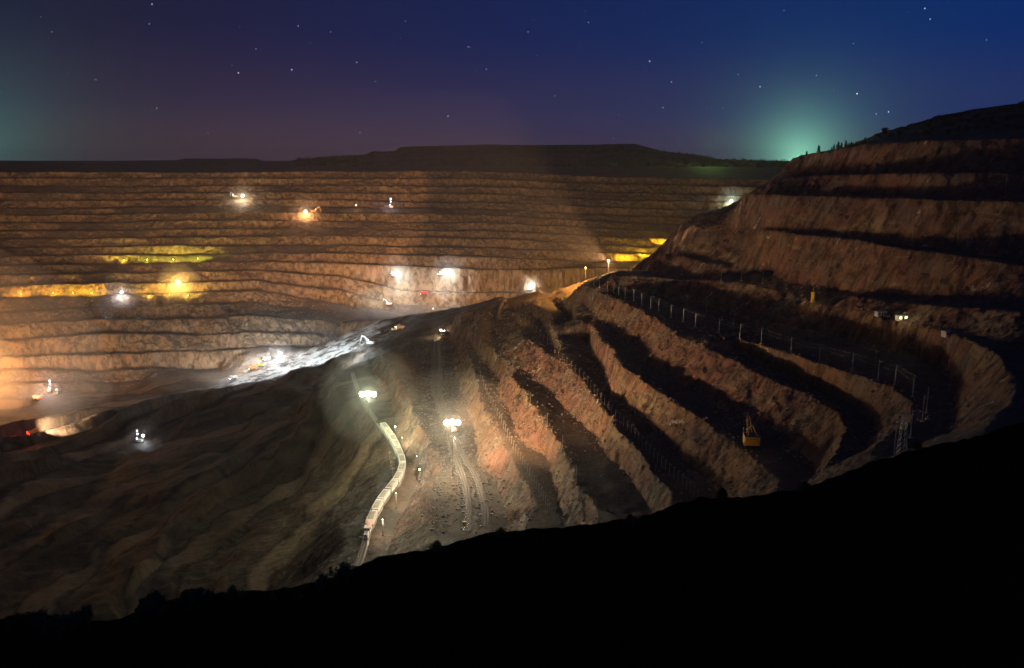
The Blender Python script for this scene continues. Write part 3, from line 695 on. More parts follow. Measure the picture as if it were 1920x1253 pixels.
# sodium floodlights that wash the far wall
def flood(px, py, R, col, W, aimp, spot, blend, label, group=None, r=.8, es=120, dr=0):
    a = Vector(atR(px, py, R)); return mast(a, label, col, W, es, r, group=group, spot=spot, aim=aimp, blend=blend, halo_r=dr)
flood(1141, 489, 842, (1, .50, .20), 2.4e7, rz(560, 1330, 64), 54, .14, 'orange floodlight throwing a beam up the far wall from the ridge', r=1.2, es=300)
q = rz(812, 1175, -190); mast(Vector((q[0], q[1], hz(q[0], q[1])+9)), 'small orange light added at the foot of the far wall to wash it', (1, .50, .20), 2.8e6, 30, .6, spot=165, aim=rz(830, 1600, -40), blend=.9, local=.002)  # added wash light that fills the dim gap left of the beam
flood(1200, 512, 1150, (1, .64, .03), 8e5, rz(1250, 1400, -110), 0, 1.0, 'yellow floodlight hidden behind the right ridge')
flood(1098, 502, 800, (1, .46, .10), 6e5, rz(1040, 800, -130), 120, .6, 'sodium lamp at the right end of the orange platform', r=.6)
for k, (px, py, col, W, lab) in enumerate([
  (100, 551, (1, .55, .04), 1.2e4, 'left amber lamp at the foot of the yellow lit face at far left'), (137, 551, (1, .58, .03), 2.6e4, 'middle amber lamp at the foot of the yellow lit face at far left'),
  (172, 551, (1, .60, .03), 3.2e4, 'right amber lamp at the foot of the yellow lit face at far left'), (40, 553, (1, .5, .06), 9e3, 'faint amber lamp nearest the left edge'),
  (280, 554, (1, .62, .08), 1.6e4, 'left amber lamp on the terrace below the yellow mast'), (318, 554, (1, .62, .08), 1.6e4, 'middle amber lamp on the terrace below the yellow mast'), (352, 555, (1, .7, .08), 1.6e4, 'right amber lamp on the terrace below the yellow mast'),
  (1172, 489, (1, .66, .02), 3.2e4, 'left yellow lamp between the beam and the right ridge'), (1208, 478, (1, .66, .02), 4e4, 'yellow lamp just above the right ridge'), (1240, 455, (1, .62, .02), 3.2e4, 'highest yellow lamp above the right ridge'),
  (232, 489, (1, .86, .06), 1.5e4, 'left yellow green lamp on the middle terrace of the far wall'), (276, 490, (.85, .85, .06), 7e3, 'second yellow green lamp on the middle terrace of the far wall'), (325, 490, (1, .88, .10), 2.0e4, 'bright yellow green lamp on the middle terrace of the far wall'), (372, 489, (.8, .85, .06), 1.4e4, 'right yellow green lamp on the middle terrace of the far wall')]):
    q = cast(px, py, 1000.0 if px > 900 else 130.0); q = q + Vector((-q.x, -q.y, 0)).normalized()*6
    u = Vector((q.x, q.y, 0)).normalized(); mast(Vector((q.x, q.y, hz(q.x, q.y)+5)), lab, col, W*(6 if px > 900 else 13), 40, .6, spot=165, aim=q+u*40+Vector((0, 0, 4)), blend=.3, local=.01)
for k, (px, R, z, W, tgt, sp) in enumerate([(-260, 1080, -255, 2.5e6, (200, 1320, -150), 100), (-420, 1250, -120, 2.3e6, (300, 1500, -100), 110), (-130, 1010, -255, 1.2e6, (40, 1180, -225), 110)]):
    a = Vector(rz(px, R, z)); mast(a, ['orange', 'upper orange', 'nearer orange'][k]+' floodlight beyond the left edge washing the far wall', (1, .55, .20), W, 300, 1.5, spot=sp, aim=rz(*tgt), blend=.8, halo_r=(0, 0, 0)[k])
dust(rz(-70, 1090, -235), 150, 4.0e-4); lamp(rz(-70, 1125, -235), 1.5e6, (1, .42, .10), 3)
lamp(rz(1484, 960, 48), 1.3e5, (.72, 1, .42), 3)
flood(560, 700, 1060, (1, .62, .36), 1e3, rz(500, 1240, -180), 150, .8, 'dim lamp on the ramp', r=.3, es=5) if False else None

# machines under the far lamps
excavator('pale excavator under the topmost warm lamp on the far wall', cast(440, 372), 1.2, wht, sc_=1.2)
excavator('orange lit excavator beside the high orange floodlight', cast(590, 400), -1.3, orp, sc_=1.3)
drill_rig('slim drill rig with a violet white mast on the far wall', cast(733, 391), .4, sc_=1.3)
lamp(cast(733, 391)+Vector((0, -6, 9)), 1.5e4, (.8, .7, 1), .4)
excavator('small excavator under the left blue white floodlight', cast(738, 521), .8, wht, sc_=1.3)
excavator('small excavator under the right blue white floodlight', cast(826, 519), -.8, wht, sc_=1.3)
dump_truck('red truck on the white lit terrace below the blue lamps', cast(795, 554), math.pi/2, red, sc_=1.3)
excavator('excavator loading at the foot of the white lit rock face', cast(728, 573), 1.3, wht, sc_=1.2)
for px, py, W, c in [(712, 562, 9e4, (.85, .95, 1)), (760, 546, 1.3e5, (.9, .95, 1)), (836, 546, 8e4, (.9, .95, 1)), (820, 518, 3e4, (.7, .85, 1))]:
    q = cast(px, py); lamp(q+Vector((0, -16, 8)), W, c, .5)
dump_truck('dump truck at the top of the bright loading area', cast(500, 676), 2.2, wht, 'trucks in the loading area')
dump_truck('dump truck in the middle of the bright loading area', cast(474, 694), 2.0, orp, 'trucks in the loading area')
dump_truck('lowest dump truck of the bright loading area', cast(438, 712), 2.3, wht, 'trucks in the loading area')
excavator('excavator between the trucks in the bright loading area', cast(488, 688), .6, yel, sc_=1.2)
for px, py, W, c in [(440, 708, 2e5, (.75, .9, 1)), (474, 690, 1.6e5, (1, .8, .6)), (497, 678, 2e5, (.95, .95, 1))]:
    lamp(cast(px, py)+Vector((0, -3, 9)), W, c, .5)
excavator('excavator with raised boom at the upper end of the pale lit ramp', cast(693, 648), 1.45, wht, sc_=1.3)
lamp(cast(688, 650)+Vector((-6, 0, 14)), 3e6, (.70, .87, 1), .5, 34, tuple(cast(596, 668)), .5)
lamp(cast(676, 655)+Vector((-4, 0, 6)), 3.5e4, (.75, .86, 1), .5)
for k, (px, py, W, lab) in enumerate([(562, 668, 3e5, 'left light added to whiten the ramp'), (596, 661, 4e5, 'middle light added to whiten the ramp'), (628, 653, 2.5e5, 'right light added to whiten the ramp'), (660, 654, 8e4, 'light added on the ramp nearest the excavator')]):  # small masts added so the ramp ground looks white
    mast(above(px, py, 13), lab, (.72, .88, 1), W, 4, .3)
dump_truck('dump truck with small lamps parked on the upper ramp', cast(752, 618), 1.3, orp)
excavator('excavator beside the parked truck on the upper ramp', cast(741, 621), -1.0, yel)
lamp(cast(747, 620)+Vector((0, -4, 6)), 5e3, (1, .75, .5), .4)
excavator('dark excavator in front of the small warm valley lamp', cast(836, 630), .9, blk, sc_=1.1)
drill_rig('white lit drill rig near the left edge of the pit floor', cast(93, 735), .3, sc_=1.0)
excavator('dark excavator right of the drill rig near the left edge', cast(110, 738), .9, blk)
lamp(cast(96, 735)+Vector((0, -8, 7)), 1.6e5, (1, .88, .82), .5)
dump_truck('truck with white and red lamps behind the low mound at left', cast(70, 750), 1.4, wht)
lamp(cast(76, 748)+Vector((0, -5, 4)), 1.2e4, (1, .75, .75), .4)
q = cast(62, 816); dump_truck('dump truck with red tail lamps on the curved road at left', q, R2(62, 816, 118, 800), orp)
lamp(q+Vector((9, 6, 5)), 1.4e6, (1, .74, .48), .5, 90, tuple(cast(135, 792)), .6)
lamp(q+Vector((-8, -6, 4)), 1.2e4, (1, .05, .03), .3)
drill_rig('drill rig under the lone blue white lamp on the pit floor', cast(262, 830), 1.2, sc_=.9)

# small buildings and boxes on the dark upper benches
cabin('lit cabin with yellow glow on the upper dark bench', cast(1690, 602), .3, (1, .85, .35))
lamp(cast(1690, 602)+Vector((-2, -6, 4)), 900, (1, .85, .5), .3)
cabin('pale cabin left of the lit one on the upper dark bench', cast(1651, 594), .3)
cabin('unlit cabin farthest right on the upper dark bench', cast(1776, 634), .5)
t = thing('switch_cabinet', 'tall yellow switch cabinet on the crest of the pink rock face', 'cabinet', cast(1523, 567))
MB().box((0, 0, 3.2), (1.6, 1.2, 5.2)).box((0, 0, .4), (1.9, 1.5, .8)).obj('casing', yel, t); MB().box((0, -.62, 3.4), (1.2, .06, 2.6)).obj('door', mat('amber panel', (.6, .4, .04), .5), t); MB().tube((.3, 0, 5.8), (.3, 0, 9), .1).obj('antenna', steel, t)
lamp(cast(1523, 567)+Vector((-3, -4, 5)), 500, (1, .7, .2), .3)

# ------------------------------------------------------------------ poles and wires
def pole_proto(name, label, cat, h, r, group, arm=1.8, m=conc, foot=True):
    t = thing(name, label, cat, (0, 0, -999), 0, group)
    MB().tube((0, 0, -1), (0, 0, h), r, r*.7, 8).obj('pole', m, t)
    if arm:
        MB().box((arm*.45, 0, h-.6), (arm, .14, .14)).tube((0, 0, h-1.6), (arm*.8, 0, h-.65), .05, .05, 5).obj('crossarm', steel, t)
        MB().tube((arm*.85, 0, h-.6), (arm*.85, 0, h-.2), .08, .08, 6).obj('insulator', mat('brown ceramic', (.16, .07, .04), .3), t)
    if foot: MB().box((0, 0, .1), (1.1, 1.1, .6)).obj('footing', conc, t)
    return t
def row(proto, pts, rot=None):
    tops = []
    for i, (px, py) in enumerate(pts):
        q = cast(px, py); o = proto if i == 0 else dup(proto, q)
        o.location = q; o.rotation_euler = (0, 0, rot if rot is not None else 0); tops.append(q)
    return tops
def wire(name, label, pts, h, dx=0.0, r=.028, sag=.8, cat='wire', group=None):
    P = []
    for a, b in zip(pts[:-1], pts[1:]):
        for i in range(6):
            k = i/6; v = a.lerp(b, k); P.append((v.x+dx, v.y, v.z+h-4*sag*k*(1-k)))
    v = pts[-1]; P.append((v.x+dx, v.y, v.z+h)); o = MB().path(P, r, 4).obj(name, steel); tag(o, label, cat, group)
big = [(1113,535),(1124,540),(1139,547),(1151,550),(1160,553),(1172,560),(1188,565),(1203,571),(1220,578),(1235,583),(1258,596),(1281,604),(1304,613),(1348,626),(1387,636),(1427,645),(1483,664),(1536,679),(1598,697),(1646,714),(1678,722),(1711,744)]
tp = row(pole_proto('overhead_line_mast', 'pale concrete mast in the long front row on the wide dark bench', 'mast', 8.6, .24, 'front row of masts on the wide dark bench'), big)
wire('contact_wire', 'lower sagging wire along the front row of masts', tp[4:], 6.4, .8)
wire('contact_wire', 'upper sagging wire along the front row of masts', tp[4:], 8.0, 1.2, sag=.5)
back = [(1190,545),(1235,553),(1290,578),(1324,590),(1375,612),(1418,625),(1464,634),(1518,647),(1575,664),(1640,690)]
tb = row(pole_proto('overhead_line_mast', 'thin dark mast in the back row at the foot of the pink rock face', 'mast', 8.2, .16, 'back row of masts at the foot of the pink face', m=wood, foot=False), back)
wire('contact_wire', 'long wire along the back row of masts', tb, 7.6, 1.0)
xp = [(1729,791),(1737,775),(1676,860),(1707,822)]
row(pole_proto('power_pole', 'pole with a wide crossarm near the dark right end of the bench', 'power pole', 9.5, .22, 'poles with crossarms at the dark right end', arm=3.2), xp)
t = thing('lattice_tower', 'grey lattice tower at the lower right end of the benches', 'lattice tower', cast(1690, 852))
m = MB()
for x in (-1, 1):
    for y in (-1, 1): m.tube((x*1.1, y*1.1, -.6), (x*.5, y*.5, 12), .1, .08, 5)
for i in range(7):
    z = i*1.7; k = 1.1-.6*z/12; k2 = 1.1-.6*(z+1.7)/12
    for y in (-1, 1): m.tube((-k, y*k, z), (k2, y*k2, z+1.7), .05, .05, 4).tube((k, y*k, z), (-k2, y*k2, z+1.7), .05, .05, 4)
    for x in (-1, 1): m.tube((x*k, -k, z), (x*k2, k2, z+1.7), .05, .05, 4).tube((x*k, k, z), (x*k2, -k2, z+1.7), .05, .05, 4)
m.obj('lattice', steel, t); MB().box((0, 0, 11.6), (5.2, .2, .2)).box((0, 0, 9.6), (4.0, .2, .2)).obj('crossarm', steel, t)
# posts on the lower benches
def dense(pts, n):
    L_ = [0]
    for a, b in zip(pts[:-1], pts[1:]): L_.append(L_[-1]+math.dist(a, b))
    out = []
    for i in range(n):
        k = (i/(n-1))**1.0*L_[-1]; j = max(j_ for j_ in range(len(L_)) if L_[j_] <= k+1e-6); j = min(j, len(pts)-2)
        u = (k-L_[j])/(L_[j+1]-L_[j]); out.append((pts[j][0]+u*(pts[j+1][0]-pts[j][0]), pts[j][1]+u*(pts[j+1][1]-pts[j][1])))
    return out
r1 = dense([(985,600),(1020,640),(1045,668),(1075,695),(1098,715),(1120,745),(1150,780),(1180,810),(1215,850),(1250,885),(1285,915),(1308,940)], 46)
row(pole_proto('track_post', 'slim pale post in the row below the third bench face', 'post', 5.2, .10, 'posts along the bench below the broad rock face', arm=.9, foot=False), r1)
r2 = dense([(898,700),(915,745),(930,775),(950,815),(965,845),(985,880),(1005,915),(1025,950),(1042,985)], 38)
row(pole_proto('track_post', 'slim pale post in the row on the lower middle bench', 'post', 5.0, .10, 'posts along the lower middle bench', arm=.9, foot=False), r2)
r3 = dense([(1118,672),(1135,700),(1150,722),(1165,745),(1185,775),(1200,792)], 12)
row(pole_proto('track_post', 'faint post in the short row under the ochre face', 'post', 4.6, .09, 'short row of posts under the ochre face', arm=.7, foot=False), r3)
r4 = [(962,731),(994,760),(1026,800),(1055,843),(1081,908)]
row(pole_proto('crossarm_pole', 'wooden pole with a short crossarm on the dark bench mid right', 'power pole', 8.0, .15, 'wooden poles on the dark middle bench', arm=0, foot=True), r4)
for px, py in r4:
    pass
r5 = [(1015,541),(1030,537),(1045,533),(1060,529),(1076,522),(1088,519),(1100,515),(1110,511)]
row(pole_proto('platform_post', 'orange lit post along the back edge of the platform', 'post', 6.5, .22, 'posts along the orange platform', arm=1.2), r5)
r6 = [(1352,526),(1390,527),(1430,532)]
row(pole_proto('bench_post', 'thin pole standing behind the crest of the pink face', 'post', 8.5, .12, 'thin poles behind the crest of the pink face', arm=0), r6)
r7 = [(1709,462),(1794,462),(1884,372)]
row(pole_proto('hillside_pole', 'thin pole on a high bench of the right hill', 'post', 12, .14, 'thin poles on the high benches', arm=0), r7)

# ------------------------------------------------------------------ railway
def resample(pix, step):
    P = [cast(px, py) for px, py in pix]; out = []
    # smooth
    for _ in range(3):
        Q = [P[0]]
        for a, b in zip(P[:-1], P[1:]): Q += [a.lerp(b, .25), a.lerp(b, .75)]
        P = Q + [P[-1]]
    L_ = 0; out = [P[0]]
    for a, b in zip(P[:-1], P[1:]):
        d = (b-a).length; out_k = 0
        while L_ + d - out_k >= step:
            out_k += step - L_; out.append(a.lerp(b, out_k/d)); L_ = 0; 
            if out_k > d: break
        L_ = L_ + d - out_k if out_k else L_ + d
    for v in out: v.z = hz(v.x, v.y)
    z = [v.z for v in out]
    for i, v in enumerate(out): s_ = z[max(0, i-4):i+5]; v.z = sum(s_)/len(s_)+.45
    return out
rail_m = mat('polished rail', (.5, .47, .43), .22, .9); bal = mat('ballast', (.13, .115, .10), .95)
def track(label, P, group=None):
    t = thing('railway_track', label, 'railway track', (0, 0, 0), 0, group)
    N_ = [Vector((-(P[min(i+1, len(P)-1)]-P[max(i-1, 0)]).y, (P[min(i+1, len(P)-1)]-P[max(i-1, 0)]).x, 0)).normalized() for i in range(len(P))]
    for s_ in (-.76, .76): MB().path([tuple(p+n_*s_+Vector((0, 0, .18))) for p, n_ in zip(P, N_)], .09, 4).obj('rail', rail_m, t)
    m = MB(); k = len(P)
    for i in range(k):
        for a, z in ((-2.1, -.55), (-1.5, .0), (1.5, .0), (2.1, -.55)): v = P[i]+N_[i]*a; m.v.append((v.x, v.y, v.z+z))
    for i in range(k-1):
        for j in range(3): m.f.append((i*4+j, i*4+j+1, i*4+j+5, i*4+j+4))
    m.obj('ballast_bed', bal, t)
    m = MB()
    for i in range(k-1):
        for u in (0, .5):
            v = P[i].lerp(P[i+1], u); n_ = N_[i]; m.box((v.x, v.y, v.z+.06), (.32, 2.7, .14), rz_=math.atan2(n_.y, n_.x)-math.pi/2)
    o = m.obj('sleepers', wood, t); o['kind'] = 'stuff'
    return t
TR = resample([(662,700),(668,725),(682,760),(708,790),(732,822),(746,850),(756,874),(752,896),(738,918),(718,942),(702,970),(690,1000),(680,1035),(668,1068)], 2.6)
track('railway track winding past the lower lamp down to the dark rim', TR)
TV = resample([(820,640),(826,690),(822,730),(836,770),(849,800),(856,830),(872,860),(890,890),(903,925),(910,960),(908,990)], 2.6)
track('right railway track of the two below the brightest lamp', TV)
TV2 = resample([(812,640),(815,690),(812,730),(826,770),(840,800),(846,835),(856,865),(868,895),(876,930),(878,965),(872,1000)], 2.6)
track('left railway track of the two below the brightest lamp', TV2)
TP = resample([(935,600),(938,578),(950,562),(968,550),(990,541),(1010,537)], 2.6)
track('railway track climbing to the orange platform', TP)
def frame_at(P, i):
    d = P[min(i+2, len(P)-1)]-P[max(i-2, 0)]; return P[i], math.atan2(-d.x, d.y)
def wagon(label, loc, rot, group):
    t = thing('ore_wagon', label, 'wagon', loc, rot, group); t.scale = (1.38, 1.3, 1.3)
    MB().prism([(-5.2, 1.3), (5.2, 1.3), (5.5, 3.3), (-5.5, 3.3)], -1.5, 1.5).obj('hopper', wht, t)
    MB().box((0, 0, 3.3), (2.7, 10.4, .5), taper=.6).obj('ore_load', mat('pale ore', (.30, .25, .19), .95), t)
    MB().box((0, 0, 1.1), (1.8, 11.4, .3)).obj('frame', blk, t)
    for y in (-3.7, 3.7):
        m = MB()
        for dy in (-.9, .9):
            for x in (-.8, .8): m.tube((x-.08, y+dy, .65), (x+.08, y+dy, .65), .46, .46, 12)
        m.box((0, y, .75), (1.5, 2.4, .25)).obj('bogie', blk, t)
    return t
def loco(label, loc, rot, lit=True, group=None, orp=orp):
    t = thing('locomotive', label, 'locomotive', loc, rot, group)
    MB().box((0, 0, 1.2), (2.9, 15, .5)).box((0, 4.6, 2.2), (2.0, 5.4, 1.6)).box((0, -4.6, 2.2), (2.0, 5.4, 1.6)).obj('body', orp, t)
    c = MB().box((0, 0, 2.9), (2.9, 3.6, 3.0)).box((0, 0, 4.5), (3.1, 4.0, .2)).obj('cab', orp, t)
    MB().box((-.7, 1.83, 3.5), (.9, .06, .9)).box((.7, 1.83, 3.5), (.9, .06, .9)).box((-1.48, 0, 3.5), (.06, 2.4, .9)).box((1.48, 0, 3.5), (.06, 2.4, .9)).obj('window', gls, c)
    MB().path([(0, -1, 4.6), (0, 0, 5.6), (0, -1, 6.4)], .06).box((0, -1, 6.4), (1.8, .1, .08)).obj('pantograph', blk, t)
    for y in (-5, 5):
        m = MB()
        for dy in (-1.2, 1.2):
            for x in (-.8, .8): m.tube((x-.08, y+dy, .6), (x+.08, y+dy, .6), .55, .55, 12)
        m.box((0, y, .8), (1.8, 3.6, .35)).obj('bogie', blk, t)
    MB().ball((0, 7.45, 3.0), .32, 8).obj('headlight', glowmat((1, .9, .7), 300) if lit else gls, t)
    for x in (-1, 1): MB().box((x, -7.45, 1.9), (.3, .1, .25)).obj('tail_light', glowmat((1, .03, .02), 60), t)
    return t
# train on the winding track
i0 = min(range(len(TR)), key=lambda i: (Vector(cast(690, 1006))-TR[i]).length)
q, a = frame_at(TR, i0); loco('cream locomotive with red tail lamps at the lower end of the train', q, a, False, None, wht)
lamp(q+Vector((0, 0, 3))+Matrix.Rotation(a, 3, 'Z')@Vector((0, -9, 0)), 1.2e3, (1, .05, .03), .3)
st = 6; idx = i0-6
n = 0; wl = ['wagon coupled to the locomotive', 'second wagon of the train', 'third wagon of the train', 'fourth wagon of the train', 'fifth wagon of the train in the bend', 'sixth wagon of the train in the bend', 'seventh wagon of the train', 'eighth wagon of the train', 'ninth wagon of the train', 'tenth wagon of the train', 'eleventh wagon of the train', 'last wagon of the train uphill']
w0 = None
for k in range(12):
    j = idx-k*st
    if j < 6: break
    q, a = frame_at(TR, j)
    lb = 'pale '+wl[k]+', counted from the locomotive' if 0 < k < 11 else 'pale '+wl[k]
    w0 = wagon(lb, q, a, 'pale ore wagons on the winding track') if k == 0 else dup(w0, q, a, lb)
for px, py, W in [(742, 842, 1.6e4), (768, 878, 2.2e4), (728, 950, 2.2e4), (702, 1000, 1.6e4)]:
    q = cast(px, py); mast(q+Vector((5, -3, 9)), 'slim light added beside the track to brighten the train, '+{742:'highest of four', 768:'at the outer bend', 728:'below the bend', 702:'lowest of four'}[px], (1, .84, .58), W, 12, .35, name='train_fill_lamp', cat='lamp')  # lights put in along the track to brighten the wagons
# locomotive whose headlight shines down the valley
i1 = min(range(len(TV)), key=lambda i: (Vector(cast(849, 806))-TV[i]).length)
q, a = frame_at(TV, i1); loco('locomotive below the brightest lamp with its headlight on', q, a)
v = Matrix.Rotation(a, 3, 'Z')@Vector((0, 9, 0)); lamp(q+v+Vector((0, 0, 4.0)), 1.6e5, (1, .86, .62), .3, 46, tuple(q+v*6+Vector((0, 0, 1))), .6)
# red and white marker posts along the winding track
mk = thing('marker_post', 'red and white striped post beside the winding track', 'marker post', (0, 0, 0), 0, 'striped posts beside the winding track')
MB().tube((0, 0, -.3), (0, 0, 5.6), .16, .14, 8).obj('pole', wht, mk)
MB().tube((0, 0, .8), (0, 0, 1.8), .175, .172, 8).tube((0, 0, 2.8), (0, 0, 3.6), .168, .165, 8).obj('stripe', red, mk)
MB().box((.7, 0, 5.0), (1.5, .12, .12)).tube((0, 0, 4.0), (1.2, 0, 5.0), .05, .05, 5).obj('crossarm', wht, mk)
row(mk, [(706,957),(715,947),(723,937),(733,924),(740,912),(746,900),(730,862),(733,880),(739,873),(736,893)])
for k, (px, py) in enumerate([(685,985),(696,975)]):
    pass
row(pole_proto('power_pole', 'tall wooden pole with crossarm left of the winding track', 'power pole', 8.0, .16, 'wooden poles left of the winding track', arm=2.0, m=wood), [(685,982),(697,975),(676,1008),(652,1075),(662,1060)])
def box_on_legs(label, loc, s_=1.0):
    t = thing('signal_box', label, 'signal box', loc); t.scale = (s_,)*3
    MB().box((0, 0, 4.2), (1.5, 1.1, 1.9)).box((0, 0, 5.2), (1.7, 1.3, .12)).obj('casing', yel, t)
    for x in (-.6, .6): MB().tube((x, 0, -.5), (x, 0, 3.3), .08, .08, 6).obj('leg', steel, t)
    return t
box_on_legs('yellow box on legs at the lower end of the railway valley', cast(871, 1000), 1.1)
box_on_legs('yellow box on legs beside the winding track', cast(690, 985), .9)
a = cast(871, 1000)+Vector((0, 0, 4.5)); b = cast(985, 955)+Vector((0, 0, 3))
for dz, lb in ((0, 'lower'), (.9, 'upper')):
    tag(MB().path([tuple(a.lerp(b, k/8)+Vector((0, 0, dz-3*(k/8)*(1-k/8)))) for k in range(9)], .07, 4).obj('power_cable', steel), lb+' pale cable running from the yellow box across the tracks', 'cable')

# ------------------------------------------------------------------ loose rock
def rocks(name, count, gen, m, seed, smin, smax):
    rg = np.random.RandomState(seed); ico = np.array([(0,0,1),(.89,0,.45),(.28,.85,.45),(-.72,.53,.45),(-.72,-.53,.45),(.28,-.85,.45),(.72,.53,-.45),(-.28,.85,-.45),(-.89,0,-.45),(-.28,-.85,-.45),(.72,-.53,-.45),(0,0,-1)])
    fc = np.array([(0,1,2),(0,2,3),(0,3,4),(0,4,5),(0,5,1),(1,6,2),(2,7,3),(3,8,4),(4,9,5),(5,10,1),(6,7,2),(7,8,3),(8,9,4),(9,10,5),(10,6,1),(11,7,6),(11,8,7),(11,9,8),(11,10,9),(11,6,10)])
    x, y = gen(rg, count); z = height(x, y); n_ = len(x)
    s_ = smin*(smax/smin)**(rg.rand(n_)**2.2)
    V = ico[None]*(.7+.6*rg.rand(n_, 12, 1))*s_[:, None, None]*np.stack([np.ones(n_), .6+.6*rg.rand(n_), .5+.4*rg.rand(n_)], -1)[:, None, :]
    th = rg.rand(n_)*6.28; c_, sn = np.cos(th)[:, None], np.sin(th)[:, None]
    W_ = np.stack([V[..., 0]*c_-V[..., 1]*sn+x[:, None], V[..., 0]*sn+V[..., 1]*c_+y[:, None], V[..., 2]+z[:, None]+.15*s_[:, None]], -1)
    F_ = (fc[None]+12*np.arange(n_)[:, None, None]).reshape(-1, 3).astype(np.int32)
    me = bpy.data.meshes.new(name); me.vertices.add(n_*12); me.vertices.foreach_set('co', W_.reshape(-1).astype(np.float32))
    me.loops.add(F_.size); me.loops.foreach_set('vertex_index', F_.ravel()); me.polygons.add(len(F_)); me.polygons.foreach_set('loop_start', np.arange(0, F_.size, 3, dtype=np.int32)); me.update(calc_edges=True)
    me.materials.append(m); o = bpy.data.objects.new(name, me); C.objects.link(o); o['kind'] = 'stuff'
stone = mat('broken stone', (.21, .155, .115), .85, var=.5)
def along(lines, spread):
    P = [p for i in lines for p in LINES[i]]; P = np.array([(p[0], p[1]) for p in P])
    def g(rg, n_):
        k = rg.randint(0, len(P), n_); return P[k, 0]+rg.randn(n_)*spread, P[k, 1]+rg.randn(n_)*spread
    return g
near_lines = [i for i, l in enumerate(LINES[:60]) if len(l) > 20 and -60 < l[len(l)//2][0] < 190 and 250 < l[len(l)//2][1] < 720 and l[len(l)//2][2] < -80]
rocks('rubble', 11000, along(near_lines, 4.0), stone, 3, .2, 1.1)
def valley(rg, n_):
    P = np.array([(p.x, p.y) for p in TV+TV2]); k = rg.randint(0, len(P), n_); s_ = rg.randn(n_)*9; s_ = np.where(np.abs(s_) < 2.6, 2.6+np.abs(s_), s_)
    return P[k, 0]-6+s_, P[k, 1]+rg.randn(n_)*3
rocks('rubble', 5000, valley, mat('wet broken stone', (.12, .10, .085), .3, var=.4), 5, .2, 1.1)

# ------------------------------------------------------------------ trees and scrub
leaf = mat('foliage', (.05, .068, .022), .8, var=.5); bark = mat('bark', (.05, .038, .028), .9)
def crown(seed, h, w, n_, conifer=False):
    rg = random.Random(seed); m = MB()
    blobs = [(rg.gauss(0, w*.22), rg.gauss(0, w*.22), h*(.42+.5*rg.random()), w*(.18+.2*rg.random())) for _ in range(9)]
    for _ in range(n_):
        if conifer:
            z = rg.random(); r = w*.5*(1-z)**.8*(.5+.5*rg.random()); a = rg.random()*6.28; c = (r*math.cos(a), r*math.sin(a), h*(.12+.88*z))
        else:
            b = rg.choice(blobs); u = Vector((rg.gauss(0, 1), rg.gauss(0, 1), rg.gauss(0, 1))).normalized()*b[3]*(rg.random()**.4); c = (b[0]+u.x, b[1]+u.y, b[2]+u.z)
        s_ = h*.055*(.6+rg.random()); k = len(m.v)
        for _i in range(4):
            v = Vector((rg.gauss(0, 1), rg.gauss(0, 1), rg.gauss(0, .7)))*s_; m.v.append((c[0]+v.x, c[1]+v.y, c[2]+v.z))
        m.f += [(k, k+1, k+2), (k, k+2, k+3)]
    return m
def tree_proto(name, label, seed, h, w, n_, conifer=False, group=None, cat='tree'):
    t = thing(name, label, cat, (0, 0, 0), 0, group); crown(seed, h, w, n_, conifer).obj('crown', leaf, t)
    m = MB(); m.tube((0, 0, -.6), (0, 0, h*(.9 if conifer else .5)), h*.03, h*.012, 7); rg = random.Random(seed)
    if not conifer:
        for i in range(5): a = rg.random()*6.28; m.tube((0, 0, h*(.22+.05*i)), (w*.3*math.cos(a), w*.3*math.sin(a), h*(.5+.08*i)), h*.014, h*.006, 5)
    m.obj('trunk', bark, t); return t
rt = random.Random(5)
def plant(protos, spots, smin=.7, smax=1.3):
    used = set()
    for k, v in enumerate(spots):
        p = protos[k % len(protos)]; s_ = smin+(smax-smin)*rt.random(); a = rt.random()*6.28
        if id(p) not in used: used.add(id(p)); o = p; o.location = v; o.rotation_euler = (0, 0, a); o.scale = (s_,)*3
        else: dup(p, v, a, scale=s_)
hl = 'dark scrubby tree on top of the right hill above the highest bench'; hg = 'trees and scrub on the right hill'
hp = [tree_proto('hill_tree', hl, s_, 7, 7, 420, group=hg) for s_ in (1, 2, 3)]
sp = []
for px in range(1640, 1960, 9): sp.append((px+rt.randint(-4, 4), None))
spots = []
HS = [(1500,291),(1530,289),(1570,281),(1625,267),(1645,250),(1690,238),(1725,234),(1765,216),(1830,206),(1920,192),(1960,188)]
def hillpt(px, R):
    q = rz(px, R, 20); return Vector((q[0], q[1], hz(q[0], q[1])))
for k in range(150):
    px = 1640+320*rt.random(); R = (600+150*rt.random())*sc(px)*.98
    q = hillpt(px, R)
    if q.z > 15: spots.append(q)
for px in (1652, 1661, 1672, 1684, 1698, 1740, 1752, 1764, 1776, 1800, 1830, 1832, 1850, 1868, 1880, 1896, 1906): spots.append(hillpt(px, 752*(1 if px > 1640 else 1)*1.0*sc(px)*.93))
plant(hp, spots, .2, .62)
ep = [tree_proto('small_conifer', 'small dark conifer on the edge of the highest bench against the green glow', s_, 5, 2.6, 260, True, 'conifers on the edge of the highest bench') for s_ in (11, 12)]
es = []
for px in (1534, 1558, 1562, 1570, 1576, 1584, 1590, 1597, 1603, 1608, 1614, 1619, 1512, 1606, 1594): q = cast(px, 296, 600, 900); q = rz(px, math.hypot(q.x, q.y)+8, 0); es.append(Vector((q[0], q[1], hz(q[0], q[1]))))
plant(ep, es, .5, 1.1)
